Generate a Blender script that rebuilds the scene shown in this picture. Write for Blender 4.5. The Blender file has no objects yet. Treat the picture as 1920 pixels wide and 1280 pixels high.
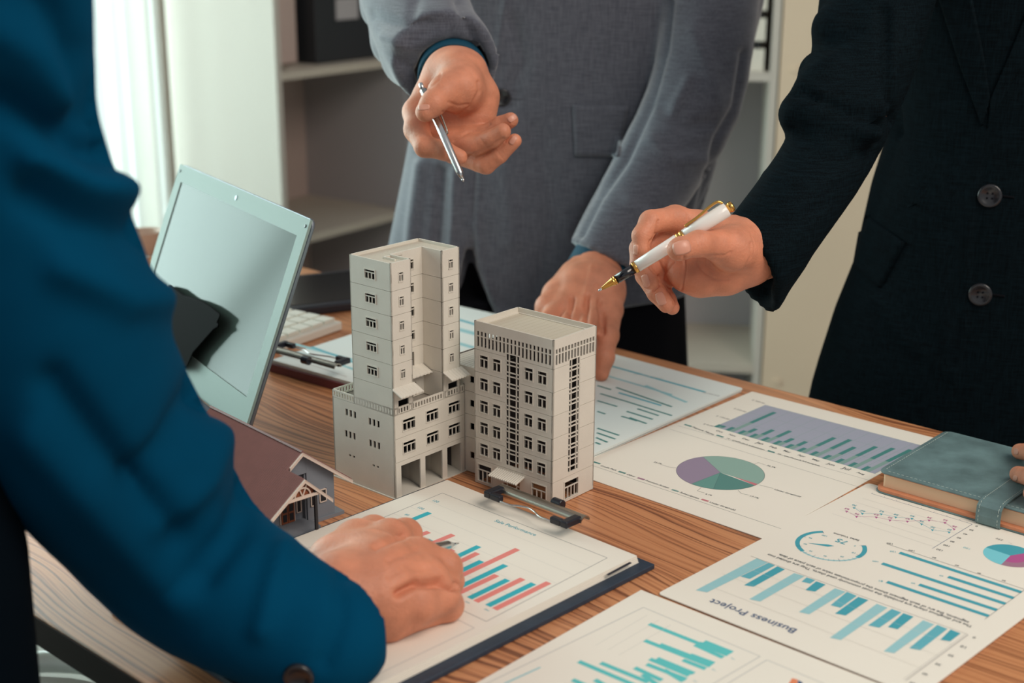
import bpy, bmesh, math, random
import numpy as np
from mathutils import Vector, Matrix, noise
from mathutils.bvhtree import BVHTree
random.seed(4)
SC = bpy.context.scene
COL = SC.collection
H = 0.4767                      # camera height above the table top; the table top is z = 0, the floor z = -0.75
FLOOR = -0.75
F_PX = 2606.0
PITCH, ROLL = math.radians(17.16), math.radians(0.204)
Fw = np.array([0, math.cos(PITCH), -math.sin(PITCH)])
_R = np.array([1.0, 0, 0]); _U = np.cross(_R, Fw)
Rt = _R*math.cos(ROLL)+_U*math.sin(ROLL)
Up = -_R*math.sin(ROLL)+_U*math.cos(ROLL)
CAMP = np.array([0, 0, H])
# ------------------------------------------------------------ camera, world, lights, exposure
cd = bpy.data.cameras.new('camera'); cam = bpy.data.objects.new('camera', cd); COL.objects.link(cam)
cd.sensor_width = 36; cd.lens = F_PX/1920*36; cd.clip_start = 0.05; cd.clip_end = 50
cam.matrix_world = Matrix(((Rt[0], Up[0], -Fw[0], 0), (Rt[1], Up[1], -Fw[1], 0), (Rt[2], Up[2], -Fw[2], H), (0, 0, 0, 1)))
cd.dof.use_dof = True; cd.dof.focus_distance = 1.175; cd.dof.aperture_fstop = 5.6
SC.camera = cam
w = bpy.data.worlds.new('world'); SC.world = w; w.use_nodes = True
w.node_tree.nodes['Background'].inputs[0].default_value = (0.93, 0.97, 1.0, 1)
w.node_tree.nodes['Background'].inputs[1].default_value = 0.40
def area(name, loc, target, size, size_y, power, color):
    l = bpy.data.lights.new(name, 'AREA'); l.shape = 'RECTANGLE'; l.size = size; l.size_y = size_y
    l.energy = power; l.color = color
    o = bpy.data.objects.new(name, l); COL.objects.link(o); o.location = loc
    o.rotation_euler = (Vector(target)-Vector(loc)).to_track_quat('-Z', 'Y').to_euler()
    return o
area('window_daylight', (-2.85, 1.95, 0.50), (-1.8, 1.21, 0.35), 2.6, 2.2, 95, (0.70, 1.0, 0.94))
area('window_daylight', (-1.75, 3.10, 0.60), (-0.7, 2.36, 0.50), 2.2, 2.2, 70, (0.80, 0.98, 0.95))
area('ceiling_panel_light', (1.15, 0.0, 1.75), (0.15, 1.2, 0.05), 1.2, 1.2, 34, (1.0, 0.90, 0.78))
SC.view_settings.view_transform = 'Standard'; SC.view_settings.look = 'None'
SC.view_settings.exposure = 0.0; SC.view_settings.gamma = 1; SC.view_settings.use_curve_mapping = False

# ------------------------------------------------------------ projection helpers used to measure positions
def ray(px, py): return Rt*(px-960)/F_PX-Up*(py-640)/F_PX+Fw
def G(px, py, z=0.0):
    d = ray(px, py); return CAMP+d*((z-H)/d[2])
def D(px, py, y):
    d = ray(px, py); return CAMP+d*(y/d[1])
def PX(P):
    d = np.asarray(P, float)-CAMP; z = d@Fw
    return np.stack([960+F_PX*(d@Rt)/z, 640-F_PX*(d@Up)/z], -1)
def crop(ox, oy, s): return lambda x, y: (ox+x/s, oy+y/s)
def dr(a): a = math.radians(a); return np.array([math.cos(a), math.sin(a), 0.0])
Z3 = np.array([0, 0, 1.0])

# ------------------------------------------------------------ object helpers
def tag(o, label=None, cat=None, group=None, kind=None):
    if label: o['label'] = label
    if cat: o['category'] = cat
    if group: o['group'] = group
    if kind: o['kind'] = kind
    return o
def empty(name, loc, label, cat, group=None, rz=0):
    o = bpy.data.objects.new(name, None); COL.objects.link(o); o.location = loc; o.rotation_euler = (0, 0, rz)
    o.empty_display_size = 0.02
    return tag(o, label, cat, group)
def link(name, me, parent=None, mats=(), smooth=False):
    for m in mats: me.materials.append(m)
    o = bpy.data.objects.new(name, me); COL.objects.link(o)
    if smooth:
        me.polygons.foreach_set('use_smooth', [True]*len(me.polygons))
    if parent is not None:
        o.parent = parent
        o.matrix_parent_inverse = parent_inv(parent)
    return o
def world_of(o):
    return o.matrix_basis.copy() if o.parent is None else world_of(o.parent) @ o.matrix_parent_inverse @ o.matrix_basis
def parent_inv(p): return world_of(p).inverted()
class MB:
    """collects polygons into one mesh"""
    def __init__(s): s.v = []; s.f = []; s.m = []
    def add(s, vs, fs, mi=0):
        n = len(s.v); s.v += [tuple(map(float, p)) for p in vs]; s.f += [tuple(i+n for i in f) for f in fs]; s.m += [mi]*len(fs)
    def box(s, o, ax, ay, az, mi=0):
        o = np.array(o, float); ax, ay, az = map(lambda q: np.array(q, float), (ax, ay, az))
        P = [o, o+ax, o+ax+ay, o+ay, o+az, o+ax+az, o+ax+ay+az, o+ay+az]
        if np.dot(np.cross(ax, ay), az) < 0: P = [P[3], P[2], P[1], P[0], P[7], P[6], P[5], P[4]]
        s.add(P, [(0, 3, 2, 1), (4, 5, 6, 7), (0, 1, 5, 4), (1, 2, 6, 5), (2, 3, 7, 6), (3, 0, 4, 7)], mi)
    def tube(s, pts, r, n=10, mi=0, caps=True):
        pts = [np.array(p, float) for p in pts]; rr = r if hasattr(r, '__len__') else [r]*len(pts)
        ref = None; vs = []
        for i, p in enumerate(pts):
            t = pts[min(i+1, len(pts)-1)]-pts[max(i-1, 0)]; t = t/(np.linalg.norm(t)+1e-12)
            if ref is None:
                ref = np.cross(t, [0, 0, 1.0]); 
                if np.linalg.norm(ref) < 1e-3: ref = np.cross(t, [1.0, 0, 0])
            a = ref-t*np.dot(ref, t); a /= np.linalg.norm(a); ref = a; b = np.cross(t, a)
            for k in range(n):
                th = 2*math.pi*k/n; vs.append(p+rr[i]*(a*math.cos(th)+b*math.sin(th)))
        fs = []
        for i in range(len(pts)-1):
            for k in range(n):
                fs.append((i*n+k, i*n+(k+1) % n, (i+1)*n+(k+1) % n, (i+1)*n+k))
        if caps:
            fs.append(tuple(range(n-1, -1, -1))); fs.append(tuple((len(pts)-1)*n+k for k in range(n)))
        s.add(vs, fs, mi)
    def prism(s, poly, z0, z1, mi=0):
        n = len(poly); a = sum(poly[i][0]*poly[(i+1) % n][1]-poly[(i+1) % n][0]*poly[i][1] for i in range(n))
        if a < 0: poly = poly[::-1]
        vs = [(p[0], p[1], z0) for p in poly]+[(p[0], p[1], z1) for p in poly]
        s.add(vs, [tuple(range(n-1, -1, -1)), tuple(range(n, 2*n))]+[(i, (i+1) % n, n+(i+1) % n, n+i) for i in range(n)], mi)
    def mesh(s, name='m'):
        me = bpy.data.meshes.new(name); me.from_pydata(s.v, [], s.f)
        if any(s.m): me.polygons.foreach_set('material_index', s.m)
        me.update(); return me
    def build(s, name, mats, parent=None, smooth=False, bevel=0):
        me = s.mesh(name)
        if not isinstance(mats, (list, tuple)): mats = [mats]
        o = link(name, me, parent, mats, smooth)
        if bevel:
            b = o.modifiers.new('bevel', 'BEVEL'); b.width = bevel; b.segments = 3; b.limit_method = 'ANGLE'
        return o

# ------------------------------------------------------------ materials
def srgb(r, g, b):
    f = lambda c: (c/255/12.92) if c/255 <= 0.04045 else ((c/255+0.055)/1.055)**2.4
    return (f(r), f(g), f(b), 1)
def mat(name, rgb, rough=0.6, metal=0.0, var=0.0, scale=30, bump=0.0, bscale=200, spec=None, sss=0, coat=0):
    m = bpy.data.materials.new(name); m.use_nodes = True; nt = m.node_tree; b = nt.nodes['Principled BSDF']
    c = srgb(*rgb); b.inputs['Base Color'].default_value = c; b.inputs['Roughness'].default_value = rough
    b.inputs['Metallic'].default_value = metal
    if spec is not None: b.inputs['Specular IOR Level'].default_value = spec
    if coat: b.inputs['Coat Weight'].default_value = coat
    if sss:
        b.inputs['Subsurface Weight'].default_value = sss; b.inputs['Subsurface Radius'].default_value = (0.006, 0.002, 0.001)
        b.inputs['Subsurface Scale'].default_value = 1.0
    tc = nt.nodes.new('ShaderNodeTexCoord')
    if var:
        n = nt.nodes.new('ShaderNodeTexNoise'); n.inputs['Scale'].default_value = scale; n.inputs['Detail'].default_value = 4
        nt.links.new(tc.outputs['Object'], n.inputs['Vector'])
        r = nt.nodes.new('ShaderNodeValToRGB')
        r.color_ramp.elements[0].position = .3; r.color_ramp.elements[1].position = .7
        r.color_ramp.elements[0].color = tuple(x*(1-var) for x in c[:3])+(1,)
        r.color_ramp.elements[1].color = tuple(min(1, x*(1+var)) for x in c[:3])+(1,)
        nt.links.new(n.outputs['Fac'], r.inputs['Fac']); nt.links.new(r.outputs['Color'], b.inputs['Base Color'])
    if bump:
        n = nt.nodes.new('ShaderNodeTexNoise'); n.inputs['Scale'].default_value = bscale; n.inputs['Detail'].default_value = 3
        nt.links.new(tc.outputs['Object'], n.inputs['Vector'])
        bp = nt.nodes.new('ShaderNodeBump'); bp.inputs['Strength'].default_value = bump; bp.inputs['Distance'].default_value = 0.001
        nt.links.new(n.outputs['Fac'], bp.inputs['Height']); nt.links.new(bp.outputs['Normal'], b.inputs['Normal'])
    return m
def cloth_mat(name, rgb, rgb2, scale, rough=0.85, sheen=0.2, spec=.2):
    """woven wool: crossed fine threads with a slub that wanders"""
    m = bpy.data.materials.new(name); m.use_nodes = True; nt = m.node_tree; b = nt.nodes['Principled BSDF']
    b.inputs['Roughness'].default_value = rough; b.inputs['Sheen Weight'].default_value = sheen; b.inputs['Specular IOR Level'].default_value = spec
    tc = nt.nodes.new('ShaderNodeTexCoord')
    outs = []
    for st in ((1, 1, .06), (.06, .06, 1)):
        mp = nt.nodes.new('ShaderNodeMapping'); mp.inputs['Scale'].default_value = [scale*q for q in st]
        nt.links.new(tc.outputs['Object'], mp.inputs['Vector'])
        n = nt.nodes.new('ShaderNodeTexNoise'); n.inputs['Scale'].default_value = 1; n.inputs['Detail'].default_value = 2
        nt.links.new(mp.outputs['Vector'], n.inputs['Vector']); outs.append(n.outputs['Fac'])
    mx = nt.nodes.new('ShaderNodeMath'); mx.operation = 'MULTIPLY_ADD'; mx.inputs[1].default_value = .5
    nt.links.new(outs[0], mx.inputs[0])
    ml = nt.nodes.new('ShaderNodeMath'); ml.operation = 'MULTIPLY'; ml.inputs[1].default_value = .5
    nt.links.new(outs[1], ml.inputs[0]); nt.links.new(ml.outputs[0], mx.inputs[2])
    r = nt.nodes.new('ShaderNodeValToRGB'); r.color_ramp.elements[0].position = .38; r.color_ramp.elements[1].position = .62
    r.color_ramp.elements[0].color = srgb(*rgb); r.color_ramp.elements[1].color = srgb(*rgb2)
    nt.links.new(mx.outputs[0], r.inputs['Fac']); nt.links.new(r.outputs['Color'], b.inputs['Base Color'])
    bp = nt.nodes.new('ShaderNodeBump'); bp.inputs['Strength'].default_value = .25; bp.inputs['Distance'].default_value = .0006
    nt.links.new(mx.outputs[0], bp.inputs['Height']); nt.links.new(bp.outputs['Normal'], b.inputs['Normal'])
    return m
def wood_mat(name, ang, cols, rough=.30):
    m = bpy.data.materials.new(name); m.use_nodes = True; nt = m.node_tree; N = nt.nodes; L = nt.links; b = N['Principled BSDF']
    tc = N.new('ShaderNodeTexCoord'); rot = N.new('ShaderNodeMapping'); rot.vector_type = 'POINT'
    rot.inputs['Rotation'].default_value = (0, 0, math.radians(-ang)); L.new(tc.outputs['Object'], rot.inputs['Vector'])
    def nz(sc, scale=1, det=3, dist=0):
        mp = N.new('ShaderNodeMapping'); mp.inputs['Scale'].default_value = sc; L.new(rot.outputs['Vector'], mp.inputs['Vector'])
        n = N.new('ShaderNodeTexNoise'); n.inputs['Scale'].default_value = scale; n.inputs['Detail'].default_value = det
        n.inputs['Distortion'].default_value = dist; L.new(mp.outputs['Vector'], n.inputs['Vector']); return n.outputs['Fac']
    def math_(op, a, b_=None, c=None):
        q = N.new('ShaderNodeMath'); q.operation = op
        for i, x in enumerate((a, b_, c)):
            if x is None: continue
            if isinstance(x, (int, float)): q.inputs[i].default_value = x
            else: L.new(x, q.inputs[i])
        return q.outputs[0]
    sep = N.new('ShaderNodeSeparateXYZ'); L.new(rot.outputs['Vector'], sep.inputs[0])
    big = nz((2.6, 7, 7), 1, 1); mid = nz((7, 40, 40), 1, 2); fib = nz((14, 900, 900), 1, 2); tone = nz((1.5, 6, 6), 1, 3)
    v = math_('MULTIPLY_ADD', sep.outputs[1], 230, math_('MULTIPLY', big, 24))
    v = math_('ADD', v, math_('MULTIPLY', mid, 2.6))
    cxyz = N.new('ShaderNodeCombineXYZ'); L.new(math_('MULTIPLY', sep.outputs[0], 2.5), cxyz.inputs[0]); L.new(math_('MULTIPLY', v, 1.35), cxyz.inputs[1])
    sn = N.new('ShaderNodeTexNoise'); sn.inputs['Scale'].default_value = 1; sn.inputs['Detail'].default_value = 2.5; L.new(cxyz.outputs[0], sn.inputs['Vector'])
    rr = N.new('ShaderNodeMapRange'); rr.inputs[1].default_value = .46; rr.inputs[2].default_value = .70; L.new(sn.outputs['Fac'], rr.inputs[0])
    s = math_('POWER', rr.outputs[0], 1.3)
    msk = nz((3, 22, 22), 1, 2)
    f = math_('ADD', math_('MULTIPLY', math_('MULTIPLY', s, msk), 2.0), math_('MULTIPLY', fib, .32))
    f = math_('ADD', f, math_('MULTIPLY', tone, .25))
    r = N.new('ShaderNodeValToRGB'); e = r.color_ramp.elements
    e[0].position = .18; e[0].color = srgb(*cols[0]); e[1].position = .95; e[1].color = srgb(*cols[2])
    k = e.new(.48); k.color = srgb(*cols[1])
    L.new(f, r.inputs['Fac']); L.new(r.outputs['Color'], b.inputs['Base Color'])
    b.inputs['Roughness'].default_value = rough
    bp = N.new('ShaderNodeBump'); bp.inputs['Strength'].default_value = .12; bp.inputs['Distance'].default_value = .0006
    bp.invert = True
    L.new(f, bp.inputs['Height']); L.new(bp.outputs['Normal'], b.inputs['Normal'])
    return m
M = {}
M['wood'] = wood_mat('table_wood', -42, ((208, 146, 102), (188, 124, 84), (128, 80, 54)))
M['edge'] = mat('table_edge', (34, 22, 19), .6, var=.2, scale=20, spec=.1)
M['black_metal'] = mat('black_metal', (24, 24, 26), .4, .6)
M['paper'] = mat('paper', (232, 224, 212), .75, var=.015, scale=8)
M['paper2'] = mat('paper_cool', (222, 226, 222), .75, var=.01, scale=8)
M['model'] = mat('model_plastic', (216, 209, 197), .55, var=.03, scale=60, bump=.1, bscale=900)
M['model_shade'] = mat('model_plastic_shaded', (74, 68, 68), .8)  # interior shade put into the colour; the models are all one plastic
M['skin'] = mat('skin', (206, 134, 104), .5, var=.14, scale=60, bump=.5, bscale=480, sss=.12, spec=.4)
M['nail'] = mat('nail', (214, 152, 130), .35, spec=.45)
M['grey_wool'] = cloth_mat('grey_wool', (74, 76, 87), (98, 101, 112), 900, sheen=.65)
M['dark_wool'] = cloth_mat('dark_wool', (1, 7, 11), (8, 22, 28), 1000, sheen=.0, spec=.08)
M['teal_cloth'] = mat('teal_cloth', (0, 62, 92), .85, var=.10, scale=9, bump=.2, bscale=700, spec=.04)
M['teal_shirt'] = mat('teal_shirt', (2, 62, 84), .7, spec=.3)
M['navy_cloth'] = mat('navy_cloth', (3, 12, 20), .9, spec=.05)
M['black_cloth'] = mat('black_cloth', (12, 13, 18), .9, spec=.1)
M['black_plastic'] = mat('black_plastic', (20, 22, 34), .35)
M['steel'] = mat('steel', (205, 205, 205), .22, 1.0)
M['clip_metal'] = mat('clip_metal', (165, 158, 148), .32, 1.0)
M['silver'] = mat('silver_plastic', (142, 158, 152), .5, .0, spec=.2)
M['dark_silver'] = mat('laptop_edge', (120, 126, 134), .35, .7)
M['gold'] = mat('gold', (222, 168, 90), .2, 1.0)
M['white_lacquer'] = mat('white_lacquer', (236, 230, 224), .25, coat=.5)
M['black_lacquer'] = mat('black_lacquer', (10, 12, 20), .2, coat=.5)
M['board'] = mat('board_cover', (40, 54, 70), .5, var=.15, scale=60, bump=.2)
M['white_panel'] = mat('white_panel', (198, 190, 180), .6)
M['shelf_board'] = mat('shelf_board', (196, 184, 170), .55)
M['shelf_back'] = mat('shelf_back', (196, 172, 164), .7)
M['grey_panel'] = mat('grey_panel', (176, 170, 172), .7)
M['beige'] = mat('beige_wall', (222, 200, 174), .75, var=.03, scale=3)
M['floor'] = mat('floor_tile', (140, 136, 128), .5, var=.05, scale=5)
M['wall'] = mat('wall_paint', (196, 186, 174), .8, var=.02, scale=4)
M['black_box'] = mat('black_box', (40, 42, 46), .6)
M['chrome'] = mat('chrome', (220, 226, 224), .12, 1.0)
M['roof_red'] = mat('roof_tile', (124, 84, 80), .5, var=.06, scale=90)
M['house_grey'] = mat('house_grey', (124, 128, 136), .6, var=.03, scale=60)
M['house_white'] = mat('house_trim', (216, 196, 182), .55)
M['house_wood'] = mat('house_wood', (132, 72, 44), .5, var=.2, scale=200)
M['house_dark'] = mat('house_dark', (34, 30, 34), .4)
M['leather'] = mat('leather', (98, 122, 124), .55, var=.28, scale=38, bump=.3, bscale=600)
M['leather_light'] = mat('stitching', (186, 196, 188), .7)
M['leather_in'] = mat('leather_orange', (206, 134, 98), .55, var=.1, scale=80)
M['pages'] = mat('page_block', (228, 196, 162), .7)
M['white_key'] = mat('keyboard_white', (222, 216, 204), .5)
M['maroon'] = mat('maroon', (108, 52, 56), .5)
M['cup'] = mat('cup_ceramic', (196, 168, 148), .4)
def pm(name, rgb): M[name] = mat('ink_'+name, rgb, .7); return M[name]

# ------------------------------------------------------------ printing on paper
INK = dict(teal=(66, 158, 174), teal_l=(150, 196, 202), teal_m=(96, 172, 186), blue_l=(168, 190, 206), navy=(60, 84, 120), grey=(150, 148, 146), lgrey=(200, 196, 190),
           dark=(70, 78, 84), green=(66, 128, 124), green_l=(126, 156, 150), bg=(160, 162, 178), mint=(138, 168, 158), purple=(146, 130, 152), rose=(196, 116, 124),
           sea=(84, 132, 126), sea2=(98, 146, 138), cyan=(48, 172, 186), coral=(226, 132, 124), turq=(92, 190, 190), magenta=(176, 82, 140), mauve=(160, 116, 138), black=(34, 34, 44),
           cyan_l=(120, 200, 212), orange=(224, 130, 90))
class Print:
    def __init__(s, z): s.z = z; s.mb = MB(); s.keys = []; s.texts = []; s.n = 0
    def mi(s, k):
        if k not in s.keys:
            s.keys.append(k)
            if 'ink_'+k not in M: M['ink_'+k] = mat('ink_'+k, INK[k], .7)
        return s.keys.index(k)
    def zz(s): s.n += 1; return s.z+0.00001*s.n % 0.0003
    def W(s, p): return G(p[0], p[1], s.z)
    def poly(s, pts, k, world=False):
        P = [np.array(p, float) if world else s.W(p) for p in pts]
        a = sum(P[i][0]*P[(i+1) % len(P)][1]-P[(i+1) % len(P)][0]*P[i][1] for i in range(len(P)))
        if a < 0: P = P[::-1]
        z = s.z+0.00003+0.0000006*s.n; s.n += 1
        s.mb.add([(p[0], p[1], z) for p in P], [tuple(range(len(P)))], s.mi(k))
    def line(s, pts, k, wd=0.0004, world=False):
        P = [np.array(p, float) if world else s.W(p) for p in pts]
        for a, b in zip(P[:-1], P[1:]):
            d = b-a; d[2] = 0; L = np.linalg.norm(d)
            if L < 1e-7: continue
            n = np.array([-d[1], d[0], 0])/L*wd/2
            s.poly([a-n, b-n, b+n, a+n], k, True)
    def sector(s, c, r0, r1, a0, a1, k, n=28):
        t = np.linspace(a0, a1, n)
        o = [c+r1*np.array([math.cos(x), math.sin(x), 0]) for x in t]
        if r0 <= 0: s.poly([c]+o, k, True)
        else:
            i = [c+r0*np.array([math.cos(x), math.sin(x), 0]) for x in t]
            for q in range(n-1): s.poly([i[q], i[q+1], o[q+1], o[q]], k, True)
    def text(s, txt, p0, p1, k, squash=1.0):
        a, b = s.W(p0), s.W(p1)
        cu = bpy.data.curves.new('t', 'FONT'); cu.body = txt; cu.resolution_u = 2; cu.offset = .012
        o = bpy.data.objects.new('t', cu); COL.objects.link(o)
        s.texts.append((o, a, b, k, squash))
    def build(s, name, parent):
        bpy.context.view_layer.update(); dg = bpy.context.evaluated_depsgraph_get()
        for o, a, b, k, sq in s.texts:
            me = o.evaluated_get(dg).to_mesh(); vs = np.array([v.co[:] for v in me.vertices]) if len(me.vertices) else np.zeros((0, 3))
            if len(vs):
                w_ = vs[:, 0].max()-vs[:, 0].min(); d = b-a; L = np.linalg.norm(d); d = d/L; n = np.array([-d[1], d[0], 0]); sc = L/w_
                P = a+np.outer((vs[:, 0]-vs[:, 0].min())*sc, d)+np.outer(vs[:, 1]*sc*sq, n); P[:, 2] = s.z+0.00003+0.0000006*s.n; s.n += 1
                s.mb.add(P, [tuple(p.vertices) for p in me.polygons], s.mi(k))
            o.evaluated_get(dg).to_mesh_clear()
        for o, *_ in s.texts:
            cu = o.data; bpy.data.objects.remove(o); bpy.data.curves.remove(cu)
        return s.mb.build(name, [M['ink_'+k] for k in s.keys], parent)

def sheet(name, corners_xy, z0, z1, label, group='charts and reports spread on the table', m='paper', rounded=0.0, parent=None):
    """thin sheet with its corners given in world xy, origin at its first corner"""
    mb = MB(); P = [np.array(c[:2], float) for c in corners_xy]
    poly = []
    for i in range(4):
        a, b, c = P[i-1], P[i], P[(i+1) % 4]
        if rounded:
            u = (a-b)/np.linalg.norm(a-b); v = (c-b)/np.linalg.norm(c-b)
            for t in (0, .25, .5, .75, 1): 
                poly.append(b+u*rounded*(1-t)**2+v*rounded*t**2)
        else: poly.append(b)
    mb.prism(poly, z0, z1)
    o = mb.build(name, M[m], parent)
    if parent is None: tag(o, label, 'paper', group)
    return o

def wall_mesh(mb, o, ex, W, Hh, openings, t, nrm, mi=0, mi_in=0):
    """upright wall from o along ex, width W, height Hh, thickness t inward (-nrm), with rectangular openings (x0,z0,x1,z1)"""
    xs = sorted({0, W}|{q for r in openings for q in (r[0], r[2]) if 0 < q < W}); zs = sorted({0, Hh}|{q for r in openings for q in (r[1], r[3]) if 0 < q < Hh})
    nx, nz = len(xs)-1, len(zs)-1
    solid = [[not any(r[0] < (xs[i]+xs[i+1])/2 < r[2] and r[1] < (zs[j]+zs[j+1])/2 < r[3] for r in openings) for j in range(nz)] for i in range(nx)]
    S = lambda i, j: 0 <= i < nx and 0 <= j < nz and solid[i][j]
    o = np.array(o, float); ex = np.array(ex, float); n = np.array(nrm, float)
    P = lambda x, z, k: o+ex*x+Z3*z-n*t*k
    flip = np.dot(np.cross(ex, Z3), n) < 0
    def q(a, b, c, d, m_=mi): mb.add([a, b, c, d] if not flip else [d, c, b, a], [(0, 1, 2, 3)], m_)
    j = 0
    for i in range(nx):
        for j in range(nz):
            if not solid[i][j]: continue
            x0, x1, z0, z1 = xs[i], xs[i+1], zs[j], zs[j+1]
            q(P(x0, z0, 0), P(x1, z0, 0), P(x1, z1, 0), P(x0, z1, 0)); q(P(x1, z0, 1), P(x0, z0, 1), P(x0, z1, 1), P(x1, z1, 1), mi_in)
            if not S(i-1, j): q(P(x0, z0, 1), P(x0, z0, 0), P(x0, z1, 0), P(x0, z1, 1))
            if not S(i+1, j): q(P(x1, z0, 0), P(x1, z0, 1), P(x1, z1, 1), P(x1, z1, 0))
            if not S(i, j-1): q(P(x0, z0, 1), P(x1, z0, 1), P(x1, z0, 0), P(x0, z0, 0))
            if not S(i, j+1): q(P(x0, z1, 0), P(x1, z1, 0), P(x1, z1, 1), P(x0, z1, 1))

# ============================================================ the setting
U, V = dr(-42), dr(48)                    # along / across the table
def struct(name, mb, m, parent=None, **k):
    o = mb.build(name, m, parent, **k)
    if parent is None: o['kind'] = 'structure'
    return o
mb = MB(); mb.box((-4.5, -2.0, FLOOR-.02), (9, 0, 0), (0, 8, 0), (0, 0, .02)); struct('floor', mb, M['floor'])
# left wall runs along W1, with the window; far wall closes the room on the right
W1 = dr(54.7); W1n = dr(54.7-90)          # bookcase fronts run along W1 and face W1n
SH0 = np.array([-0.5275, 3.05, 0]) ; 
def shelf_at(px, y, z): return D(px, 400, y)
corner = D(525, 300, 3.2); corner[2] = FLOOR
back = corner-W1n*0.36
far_wall_o = np.array([-3.2, 5.6, FLOOR])
# window wall: passes behind the bookcase line, running towards the left
wl = back-W1n*0.05
mb = MB(); mb.box(wl-W1*0.02, W1*3.4, -W1n*0.12, Z3*2.6); struct('wall_left', mb, M['wall'])
mb = MB()
wo = wl-W1*0.02
for a, b, z0, z1 in ((-3.6, -3.0, 0, 2.6), (-3.0, 0, 0, .35), (-3.0, 0, 2.35, 2.6)):
    mb.box(wo+W1*a+Z3*z0, W1*(b-a), -W1n*.12, Z3*(z1-z0))
struct('wall_window', mb, M['wall'])
win = MB()
for k in range(5): win.box(wo+W1*(-3.0+.74*k)-W1n*.08+Z3*.35, W1*.05, -W1n*.04, Z3*2.0)
for z in (.35, 2.3): win.box(wo+W1*(-3.0)-W1n*.08+Z3*z, W1*3.0, -W1n*.04, Z3*.05)
wf = struct('window_1', win, M['white_panel'])
gm = bpy.data.materials.new('window_glass'); gm.use_nodes = True; nt = gm.node_tree
for n_ in list(nt.nodes):
    if n_.type != 'OUTPUT_MATERIAL': nt.nodes.remove(n_)
tr = nt.nodes.new('ShaderNodeBsdfTransparent'); gl = nt.nodes.new('ShaderNodeBsdfGlossy'); gl.inputs['Roughness'].default_value = .05
mxs = nt.nodes.new('ShaderNodeMixShader'); mxs.inputs[0].default_value = .06
nt.links.new(tr.outputs[0], mxs.inputs[1]); nt.links.new(gl.outputs[0], mxs.inputs[2]); nt.links.new(mxs.outputs[0], nt.nodes['Material Output'].inputs[0])
for k in range(4):
    g = MB(); g.box(wo+W1*(-2.95+.74*k)-W1n*.1+Z3*.4, W1*.69, -W1n*.006, Z3*1.9)
    g.build('window_pane', gm, wf)
# sheer curtains: one pleated panel either side of a gap
cm = bpy.data.materials.new('sheer_curtain'); cm.use_nodes = True; nt = cm.node_tree
for n_ in list(nt.nodes):
    if n_.type != 'OUTPUT_MATERIAL': nt.nodes.remove(n_)
d1 = nt.nodes.new('ShaderNodeBsdfDiffuse'); d1.inputs[0].default_value = (.9, .93, .92, 1)
t1 = nt.nodes.new('ShaderNodeBsdfTranslucent'); t1.inputs[0].default_value = (.96, 1, .99, 1)
t2 = nt.nodes.new('ShaderNodeBsdfTransparent')
m1 = nt.nodes.new('ShaderNodeMixShader'); m1.inputs[0].default_value = .7
m2 = nt.nodes.new('ShaderNodeMixShader'); m2.inputs[0].default_value = .5
nt.links.new(d1.outputs[0], m1.inputs[1]); nt.links.new(t1.outputs[0], m1.inputs[2]); nt.links.new(m1.outputs[0], m2.inputs[1]); nt.links.new(t2.outputs[0], m2.inputs[2])
nt.links.new(m2.outputs[0], nt.nodes['Material Output'].inputs[0])
for lab, a, b in (('white sheer curtain hanging beside the white bookcase panel', -.62, -.006), ('white sheer curtain further left along the window', -2.9, -2.2)):
    n = int((b-a)/.008); vs = []; fs = []
    for i in range(n+1):
        x = a+(b-a)*i/n; d = .03*math.sin(x*62+math.sin(x*11)*1.5)
        for j, z in enumerate((0.02, 1.2, 2.45)): vs.append(wo+W1*x+W1n*(.07+d*(1-.15*j))+Z3*z)
    for i in range(n):
        for j in range(2): fs.append((i*3+j, (i+1)*3+j, (i+1)*3+j+1, i*3+j+1))
    mb = MB(); mb.add(vs, fs); o = mb.build('curtain', cm, smooth=True); tag(o, lab, 'curtain', 'sheer window curtains')
# far wall
fo = wo+W1*3.4
mb = MB(); mb.box(fo, -W1n*-4.2, W1*.12, Z3*2.6); struct('wall_back', mb, M['wall'])

# ============================================================ bookcase on the left
def bookcase():
    t = empty('bookcase', corner, 'tall white open bookcase with beige shelves standing beside the bright window', 'bookcase')
    top = 1.55; dep = .36; bays = [.0, .455, .91, 1.365]
    def bx(name, a, da, h0, h1, m, d0=0.0, d1=dep, nb=None):
        mb = MB(); mb.box(corner+W1*a-W1n*d0+Z3*h0, W1*da, -W1n*(d1-d0), Z3*(h1-h0)); return mb.build(name, m, t)
    bx('side_panel', 0, .018, 0, top, M['white_panel'])
    for a in bays[1:3]: bx('divider', a, .018, 0.0, top, M['grey_panel'])
    bx('side_panel', bays[3], .018, 0, top, M['white_panel'])
    bx('back_panel', 0.018, bays[3]-.018, 0, top, M['shelf_back'], dep-.008, dep-.001)
    zs = [shelf_z[0], shelf_z[1], shelf_z[1]-(shelf_z[0]-shelf_z[1]), shelf_z[0]+(shelf_z[0]-shelf_z[1])]
    for z in zs:
        for k in range(3): bx('shelf', bays[k]+.0185, bays[k+1]-bays[k]-.019, z-FLOOR-.018, z-FLOOR, M['shelf_board'], 0.002, dep-.009)
    return t
shelf_z = [D(530, 138, 3.2)[2], D(570, 443, 3.26)[2]]
bookcase()
for k, (px, py) in enumerate(((490, 118), (395, 108))):
    pass
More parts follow.
